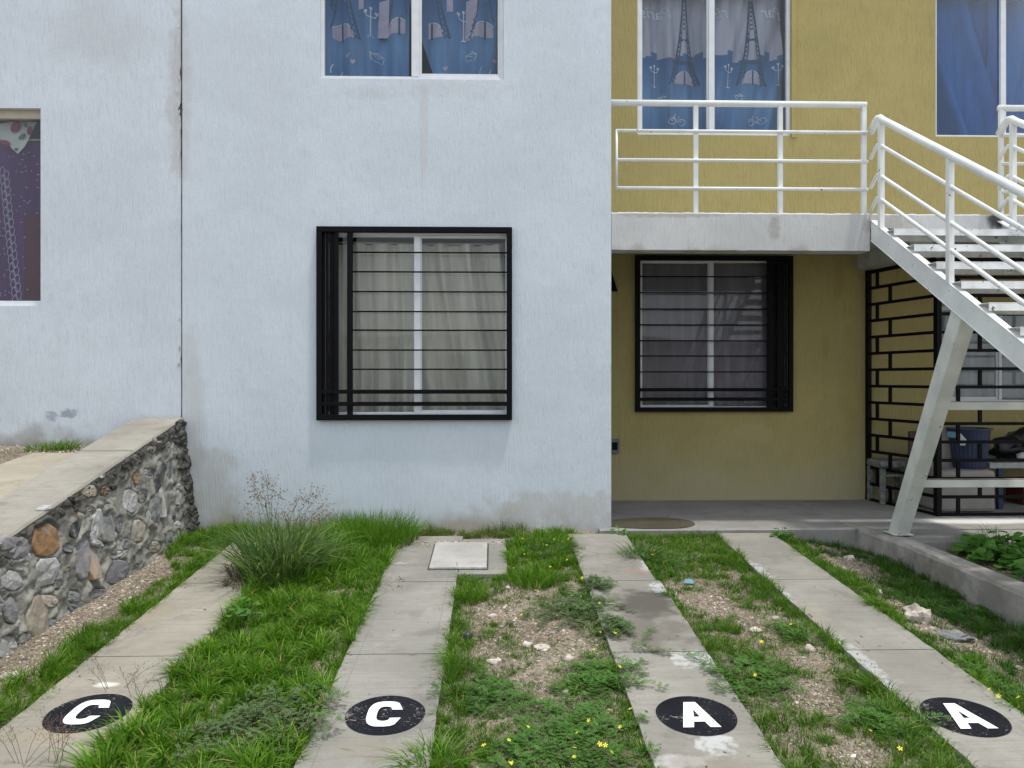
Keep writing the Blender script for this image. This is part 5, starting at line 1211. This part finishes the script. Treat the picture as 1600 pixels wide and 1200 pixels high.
# D
field("grass", 1.00, 1.72, 2.3, 5.88, 16500, lambda x, y: 0.055+0.03*(x > 1.55)+0.02*(y < 3.1), M['grass_short'], "short grass between the third and fourth strips", keep=kb)
field("grass", 1.00, 1.70, 4.95, 5.9, 6000, lambda x, y: 0.08, M['grass_lush'], "brighter grass near the porch between the two A strips", keep=kb)
# E
field("grass", 2.10, 2.98, 2.3, 5.9, 14500, lambda x, y: 0.06+0.02*(x > 2.6), M['grass_shade'], "dark shaded grass between the last strip and the kerb", keep=kb)
field("grass", 2.10, 2.32, 2.3, 5.85, 11000, lambda x, y: 0.07, M['grass_lush'], "brighter grass hugging the right side of the last strip", keep=lambda x, y: max(0.2, kb(x, y)))
# fringes that flop over the slab edges
for xe_, sd, ya, yb, mt in ((-1.885, -1, 2.4, 5.6, 'grass_lush'), (-0.695, -1, 2.4, 5.7, 'grass_lush'), (-0.225, 1, 2.4, 4.8, 'grass_lush'), (0.09, 1, 4.8, 5.7, 'grass_lush'), (0.565, -1, 2.4, 5.8, 'grass_short'), (1.02, 1, 2.4, 5.8, 'grass_short'), (1.69, -1, 2.4, 5.8, 'grass_lush'), (2.12, 1, 2.4, 5.8, 'grass_lush')):
    a_, b_ = (xe_-0.05, xe_+0.012) if sd < 0 else (xe_-0.012, xe_+0.05)
    field("grass", a_, b_, ya, yb, 14000, lambda x, y: 0.075, M[mt], "fringe of grass leaning over a concrete strip edge", wd_=0.0055, leanx=-sd*0.45, keep=lambda x, y: 0.9 if nz(x*0.3, y, 3.3, 5) > -0.25 else 0.25)
field("grass", -0.22, 0.12, 4.72, 4.85, 20000, lambda x, y: 0.07, M['grass_lush'], "grass along the front of the inspection cover pad", wd_=0.0055)
# dry blades in bare patches
field("grass", -0.2, 0.55, 3.0, 4.9, 7000, lambda x, y: 0.022, M['grass_dry'], "dry trampled grass stubble in the middle bare patch", keep=lambda x, y: min(1, baredness(x, y)*1.5), lsd=1.2, wd_=0.003)
field("grass", 1.05, 2.9, 2.6, 5.6, 2600, lambda x, y: 0.022, M['grass_dry'], "dry stubble around the right-hand bare patches", keep=lambda x, y: min(1, baredness(x, y)*1.5), lsd=1.2, wd_=0.003)
# porch front edge
field("grass", 0.75, 2.1, 5.86, 5.965, 8000, lambda x, y: 0.07, M['grass_olive'], "ragged grass against the porch edge", wd_=0.0038, keep=lambda x, y: 0.9 if x < 1.9 else .4)

# big tufts
def tuft(px, py, R_, n_, h_, mat, lb, nm="grass_clump", wd_=0.006, spread=0.5, z=None, seg=5, pos=None):
    c = pos or onG(px, py); z0_ = ground_zn(c.x, c.y) if z is None else z
    t_ = empty(nm, (c.x, c.y, z0_), lb, "grass clump")
    a = rng.uniform(0, 2*pi, n_); r_ = R_*np.sqrt(rng.random(n_)); P_ = np.stack([c.x+r_*np.cos(a), c.y+r_*np.sin(a), np.full(n_, z0_-0.005)], 1)
    le = np.stack([np.cos(a), np.sin(a)], 1)*(r_/R_*spread)[:, None]+rng.normal(0, 0.30, (n_, 2)); H_ = h_*rng.uniform(.5, 1.05, n_)
    P_[:, 1] = np.minimum(P_[:, 1], 5.985)
    le[:, 1] = np.where(P_[:, 1]+le[:, 1]*H_ > 5.985, (5.985-P_[:, 1])/H_, le[:, 1])
    blades("blades", P_, H_, wd_*(.7+.6*rng.random(n_)), le, mat, None, parent=t_, kind="stuff", seg=seg); return t_
tuft(592, 850, 0.27, 1500, 0.30, M['grass_lush'], "tall dense green tuft against the white wall beside the second strip", wd_=0.005)
tuft(540, 835, 0.2, 600, 0.22, M['grass_lush'], "lower green tuft left of the tall dense one", wd_=0.005)
tuft(385, 838, 0.25, 500, 0.17, M['grass_lush'], "low bright tuft behind the head of the first strip", wd_=0.0045)
tuft(840, 850, 0.2, 500, 0.15, M['grass_lush'], "bright tuft at the wall foot beside the inspection cover pad", wd_=0.0045)
tuft(830, 912, 0.13, 380, 0.13, M['grass_lush'], "round green tuft at the corner of the pad", wd_=0.005)
tuft(735, 935, 0.10, 300, 0.13, M['grass_lush'], "green tuft on the edge of the second strip below the pad", wd_=0.005)
tuft(1000, 872, 0.12, 160, 0.19, M['bluegrass'], "grey-green spiky tuft leaning over the third strip", wd_=0.006, spread=1.3)
tuft(680, 1195, 0.12, 200, 0.13, M['grass_lush'], "leafy tuft at the bottom edge beside the second strip", wd_=0.007, spread=1.2)
# the tall seeding weed
def weed():
    c = onG(435, 905); z0_ = ground_zn(c.x, c.y)
    t_ = tuft(435, 905, 0.22, 900, 0.48, M['bluegrass'], "tall grey-green seeding grass beside the first strip with purplish plumes", nm="seeding_grass", wd_=0.0105, spread=0.7, seg=6)
    tips = [(400, 770), (410, 760), (425, 752), (392, 745), (438, 765), (470, 775), (488, 762), (500, 770), (505, 790), (450, 800), (430, 800), (520, 800), (385, 790), (460, 790), (415, 790), (495, 805), (415, 745), (475, 810)]
    rr = random.Random(4)
    for i, (px, py) in enumerate(tips):
        tp = onY(px, py, c.y+rr.uniform(-.15, .15)); b0_ = Vector((c.x+rr.uniform(-.08, .08), c.y+rr.uniform(-.05, .05), z0_)); mid = b0_.lerp(tp, .55)+Vector((0, 0, .05))
        m = MB(); m.tube([b0_, b0_.lerp(mid, .5)+Vector((0, 0, .02)), mid, mid.lerp(tp, .6)+Vector((0, 0, .01)), tp], [.0022, .002, .0016, .0012, .0008], 4); st_ = m.build("stalk", M['bluegrass'], t_)
        m = MB()
        for k in range(46):
            s_ = rr.random(); q = mid.lerp(tp, 0.55+.55*s_)+Vector((rr.gauss(0, .035*(1.1-s_*.6)), rr.gauss(0, .03), rr.gauss(0, .02))); r_ = rr.uniform(.0024, .0042); d_ = Vector((rr.gauss(0, 1), rr.gauss(0, 1), rr.gauss(0.4, 1))).normalized()*r_*2.2; e_ = Vector((r_, 0, r_*.6))
            m.poly([q-d_, q+e_, q+d_, q-e_])
            if k % 3 == 0: ax_ = mid.lerp(tp, 0.5+.45*s_); n0 = Vector((.0006, 0, 0)); m.poly([ax_-n0, ax_+n0, q+n0, q-n0])
        m.build("seed_head", M['seed'], st_)
    # dead base leaves
    P_ = []; Lm = []
    for i in range(240):
        q = onG(rr.uniform(352, 400), rr.uniform(890, 925)); P_.append((q.x, q.y, ground_zn(q.x, q.y))); Lm.append((rr.gauss(-.2, .8), rr.gauss(-.2, .8)))
    blades("dead_leaves", np.array(P_), np.array([rr.uniform(.05, .15) for _ in P_]), np.array([rr.uniform(.004, .011) for _ in P_]), np.array(Lm), M['deadleaf'], None, parent=t_, kind="stuff")
weed()
# thin dry stalks in the foreground on strip 1
def wisps(px, py, h_, n_, lb, spread=0.10, mat='seed'):
    c = onG(px, py); z0_ = ground_zn(c.x, c.y); rr = random.Random(int(px)); t_ = empty("wispy_grass", (c.x, c.y, z0_), lb, "grass stalk", "thin dry grass stalks")
    m = MB()
    for i in range(n_):
        b0_ = Vector((c.x+rr.uniform(-.03, .03), c.y+rr.uniform(-.03, .03), z0_)); tp = b0_+Vector((rr.gauss(0, spread), rr.gauss(0, spread*.6), h_*rr.uniform(.7, 1.1))); mid = b0_.lerp(tp, .5)+Vector((0, 0, .02)); m.tube([b0_, mid, tp], [.0013, .001, .0005], 3, False)
        for k in range(14):
            s_ = rr.uniform(.5, 1); q0 = mid.lerp(tp, s_*2-1) if s_ > .5 else mid; q1 = q0+Vector((rr.gauss(0, .018), rr.gauss(0, .018), rr.uniform(.0, .02))); n0 = Vector((.0005, 0, 0)); m.poly([q0-n0, q0+n0, q1+n0, q1-n0]); e_ = Vector((.0012, 0, .0012)); u_ = Vector((0, 0, .0035)); m.poly([q1-u_, q1+e_, q1+u_, q1-e_])
    m.build("stalks", M[mat], t_, kind="stuff")
wisps(88, 1200, 0.22, 7, "wispy dry stalks in front of the leftmost painted C, near the bottom edge")
wisps(178, 1085, 0.15, 5, "thin dry stalks just above the leftmost painted C")
wisps(212, 1098, 0.13, 4, "thin dry stalks at the right rim of the leftmost painted C")
wisps(30, 1205, 0.20, 6, "wispy seed stalks in the bottom left corner of the photo")
wisps(620, 925, 0.08, 4, "small dry stalks at the left edge of the second strip near its top joint")
wisps(960, 1190, 0.05, 3, "tiny dry stalks among the weeds at the bottom")

# creeping yellow-flowered weeds
pet = MB()
for k in range(5):
    a = 2*pi*k/5; w_ = 0.42; r_ = 0.010
    pet.poly([(0, 0, 0), (r_*.6*cos(a-w_), r_*.6*sin(a-w_), .003), (r_*1.05*cos(a-w_*.5), r_*1.05*sin(a-w_*.5), .0035), (r_*1.05*cos(a+w_*.5), r_*1.05*sin(a+w_*.5), .0035), (r_*.6*cos(a+w_), r_*.6*sin(a+w_), .003)])
pme = bpy.data.meshes.new("flower"); pme.from_pydata(pet.v, [], pet.f); pme.update(); pme.materials.append(M['yellow_petal'])
FLW = [(682, 0)]
def creeper(cx, cy, spread, ns, lb, flowers, mat='sage', leafl=0.022, h_=0.035, toward=None, dens=1.0):
    c = onG(cx, cy); z0_ = ground_zn(c.x, c.y); rr = random.Random(int(cx*3+cy)); t_ = empty("creeping_weed", (c.x, c.y, z0_), lb, "weed", "creeping yellow-flowered weeds")
    m = MB(); stm = MB()
    for i in range(ns):
        a = rr.uniform(0, 2*pi) if toward is None else rr.gauss(toward, .6); ln = spread*rr.uniform(.4, 1.1); x, y = c.x+rr.gauss(0, spread*.25), c.y+rr.gauss(0, spread*.35); pts_ = []; steps = max(3, int(ln/0.016))
        for s_ in range(steps):
            a += rr.gauss(0, .22); x += cos(a)*.016; y += sin(a)*.016
            if y > 5.95: break
            lift = 0.025 if on_strip(x, y) else 0
            z_ = ground_zn(x, y)+lift+h_*(.35+.6*abs(sin(s_*.5+i)))*(1-.5*s_/steps); pts_.append((x, y, z_))
            for sd in (-1, 1):
                if rr.random() > .8*dens: continue
                la_ = a+sd*rr.uniform(.8, 1.5); ld = Vector((cos(la_), sin(la_), rr.uniform(-.1, .5))); p0 = Vector(pts_[-1]); nl = 5; pv = Vector((-sin(la_), cos(la_), 0))
                for q in range(1, nl+1):
                    b_ = p0+ld*leafl*q/nl; 
                    for s2 in (-1, 1):
                        e1 = b_+pv*s2*leafl*.32+ld*.002; w2 = ld*leafl*.13; m.poly([b_, (b_+e1)/2-w2+Vector((0, 0, .001)), e1, (b_+e1)/2+w2+Vector((0, 0, .001))])
        if len(pts_) > 2: stm.tube(pts_, .0011, 3, False)
    m.build("foliage", M[mat], t_, kind="stuff")
    if stm.v: stm.build("stems", M['seed'], t_, kind="stuff")
    for (px, py) in flowers:
        q = onG(px, py, 0.05); o = bpy.data.objects.new("flower", pme); zq = max(q.z, ground_zn(q.x, q.y)+.045); link(o, t_, (q.x, q.y, zq)); o.rotation_euler = (rr.uniform(.2, .8), rr.uniform(-.3, .3), rr.random()*6); k = rr.uniform(.6, 1.0); o.scale = (k, k, k)
creeper(860, 860, 0.22, 46, "creeping weed dotted with yellow flowers between the pad and the stained strip, nearest the wall", [(804, 855), (816, 842), (844, 842), (866, 843), (854, 852), (875, 866), (845, 865), (886, 875), (888, 842), (860, 886), (819, 866), (803, 888), (835, 922)])
creeper(922, 920, 0.13, 40, "low grey-green weed spilling on to the stained strip at its second joint", [(877, 890), (900, 897), (910, 903), (937, 943), (838, 923), (936, 868)], toward=-.6)
creeper(895, 955, 0.25, 60, "grey-green leafy weed mat beside the dark oil stain", [(815, 961), (838, 975), (893, 931)], mat='sage')
creeper(950, 985, 0.14, 50, "weed with paired yellow flowers reaching on to the stained strip", [(938, 988), (961, 990), (965, 984), (928, 1015)], mat='sage', toward=-.9)
creeper(938, 1065, 0.20, 64, "yellow-flowered weed mat left of the painted A on the stained strip", [(968, 1042), (952, 1110), (985, 1108), (920, 1126), (933, 1131), (969, 1136)], mat='leaf')
creeper(1000, 1030, 0.22, 4, "sparse trailing runner lying across the stained strip", [], toward=-.35, dens=.9)
creeper(900, 1150, 0.28, 66, "flowering weed mat at the bottom centre between the strips", [(937, 1163), (946, 1165), (955, 1176), (898, 1169), (888, 1182), (897, 1183), (902, 1145), (800, 1192), (850, 1180)], mat='leaf')
creeper(760, 1090, 0.20, 40, "small-leaved weed with two yellow flowers right of the second strip", [(749, 1075), (774, 1070), (825, 1136), (756, 1165)], mat='leaf')
creeper(820, 1180, 0.18, 40, "small-leaved weed at the bottom edge right of the second strip", [(797, 1193), (795, 1157)], mat='leaf')
creeper(430, 1140, 0.30, 60, "pale ferny weed with yellow flowers in the long left grass", [(405, 1127), (445, 1142), (352, 1023), (318, 1124)], mat='sage', h_=0.10)
creeper(1045, 880, 0.2, 34, "small-leaved weed with a few yellow flowers below the porch edge", [(1037, 880), (1019, 867), (1085, 887), (1022, 860)], mat='leaf')
creeper(1385, 1130, 0.17, 44, "leafy weed with yellow flowers along the left edge of the last strip", [(1356, 1083), (1422, 1122), (1432, 1153), (1377, 1160), (1406, 1170), (1360, 1142), (1345, 1165), (1473, 1153)], mat='leaf')
creeper(1235, 990, 0.12, 34, "leafy weed with one yellow flower between the two A strips", [(1236, 976), (1210, 1010), (1190, 1003)], mat='leaf')
creeper(1180, 1060, 0.24, 44, "clover-like weed patch right of the stained strip", [(1180, 1055)], mat='leaf')
creeper(1590, 1085, 0.12, 36, "weed patch with yellow flowers right of the last painted A", [(1546, 1077), (1560, 1088), (1592, 1090), (1538, 1080)], mat='leaf')
creeper(1530, 1045, 0.12, 24, "weed patch below the large white rock", [], mat='leaf')
creeper(1500, 930, 0.24, 44, "dark leafy weed along the foot of the kerb", [], mat='leaf')

# lobed leaf plants
def lobed(s_=1.0, seed=0):
    rr = random.Random(seed); m = MB(); pts_ = []; n_ = 22
    for i in range(n_):
        a = 2*pi*i/n_; k_ = (0.72+0.28*abs(cos(a*2.5)))*rr.uniform(.92, 1.08); pts_.append((k_*cos(a)*.5*s_+.5*s_, k_*sin(a)*.48*s_, -.10*s_*abs(sin(a))+0.05*s_*sin(a*5)*.5))
    m.v = [(0.45*s_, 0, .05*s_)]+pts_; m.f = [(0, 1+i, 1+(i+1) % n_) for i in range(n_)]
    me = bpy.data.meshes.new("leaf"); me.from_pydata(m.v, [], m.f); me.update(); me.materials.append(M['leaf']); me.polygons.foreach_set("use_smooth", [True]*len(me.polygons)); return me
LM = [lobed(0.075, i) for i in range(3)]
def leafy(c, spread, n_, lb, h_=0.12, sc_=1.0, nm="leafy_plant"):
    rr = random.Random(int(abs(c.x)*999)); t_ = empty(nm, c, lb, "plant"); m = MB()
    for i in range(n_):
        a = rr.uniform(0, 2*pi); r_ = spread*sqrt(rr.random()); z_ = h_*(1-.6*(r_/spread)**2)*rr.uniform(.35, 1.1); q = Vector((c[0]+r_*cos(a)*1.3, c[1]+r_*sin(a), c[2]+z_)); o = bpy.data.objects.new("leaf", LM[i % 3]); link(o, t_, q)
        o.rotation_euler = (rr.gauss(0, .35), rr.gauss(.25, .3), a+rr.gauss(0, .6)); k = sc_*rr.uniform(.7, 1.3); o.scale = (k, k, k)
        m.tube([(c[0]+r_*.4*cos(a), c[1]+r_*.4*sin(a), c[2]-.02), q], .002, 4, False)
    m.build("stems", M['leaf'], t_); return t_
bz = -0.03
q = onZ(1570, 868, 0.0); leafy(Vector((q.x+.05, q.y, bz)), 0.27, 170, "bushy bright green lobed-leaf plant behind the kerb at the right edge", 0.18, 1.15)
q = onZ(1600, 885, 0.0); leafy(Vector((q.x+.1, q.y-.1, bz)), 0.22, 90, "low lobed-leaf plant at the right edge in front of the bushy one", 0.12, 1.0)
q = onZ(1530, 850, 0.0); tuft(0, 0, 0.13, 240, 0.15, M['grass_shade'], "spiky grass tuft left of the bushy plant behind the kerb", pos=q, z=bz, wd_=0.006, spread=.9)
q = onZ(1550, 838, 0.0); tuft(0, 0, 0.10, 60, 0.17, M['grass_shade'], "thin spiky grass tuft behind the bushy plant near the fence", pos=q, z=bz, wd_=0.005, spread=.8)
q = onG(968, 835); leafy(Vector((q.x, q.y-.02, ground_zn(q.x, q.y))), 0.07, 26, "small grey-green leafy seedling at the corner of the white house", 0.14, 0.45)
q = onG(385, 985); leafy(Vector((q.x, q.y, ground_zn(q.x, q.y)+.08)), 0.07, 26, "small pale lobed plant in the long grass between the first two strips", 0.08, 0.5)
q = onG(1222, 842); leafy(Vector((q.x, q.y, ground_zn(q.x, q.y))), 0.07, 26, "small leafy weed at the porch edge beside the head of the last strip", 0.10, 0.42)
# grass on the terrace
for (px, py, n_, h_, lb) in ((55, 703, 90, 0.10, "small grass tuft at the left of the raised ground by the wall"), (82, 702, 110, 0.12, "middle grass tuft at the foot of the left house"), (104, 700, 120, 0.15, "taller grass tuft at the right end of the raised path")):
    q = onZ(px, py, tz(5.8)); q.y = 5.82; q.x = onY(px, py, 5.82).x; tuft(0, 0, 0.07, n_, h_, M['grass_lush'], lb, pos=q, z=tz(5.82)-.015, wd_=0.005, spread=.9)
def terr_grass():
    P_ = []; 
    for i in range(2600): x = random.uniform(-4.6, -3.38); y = random.uniform(4.2, 5.85); P_.append((x, y, tz(y)-.012))
    P_ = np.array(P_); blades("grass", P_, rng.uniform(.01, .035, len(P_)), rng.uniform(.002, .004, len(P_)), rng.normal(0, .8, (len(P_), 2)), M['grass_olive'], "sparse olive grass on the raised ground left of the path")
terr_grass()

# ------------------------------------------------------------------ HOUSE ACROSS THE STREET (seen only as reflection; kept low to let skylight reach the porch wall)
oh = empty("house_across_street", (0, -15, -0.4), "pale single-storey house row on the far side of the street", "house")
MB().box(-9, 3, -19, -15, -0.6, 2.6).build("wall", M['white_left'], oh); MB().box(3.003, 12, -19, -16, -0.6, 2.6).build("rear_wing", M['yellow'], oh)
MB().box(-9.2, 12.2, -19.2, -14.8, 2.61, 2.75).build("roof", M['soffit'], oh)
for x in (-6, -1.5, 1):
    wn_ = MB().box(x-.7, x+.7, -14.99, -14.96, .9, 2.1).build("window", M['alu'], oh); MB().box(x-.62, x+.62, -14.959, -14.95, .97, 2.03).build("pane", M['dark_room'], wn_)
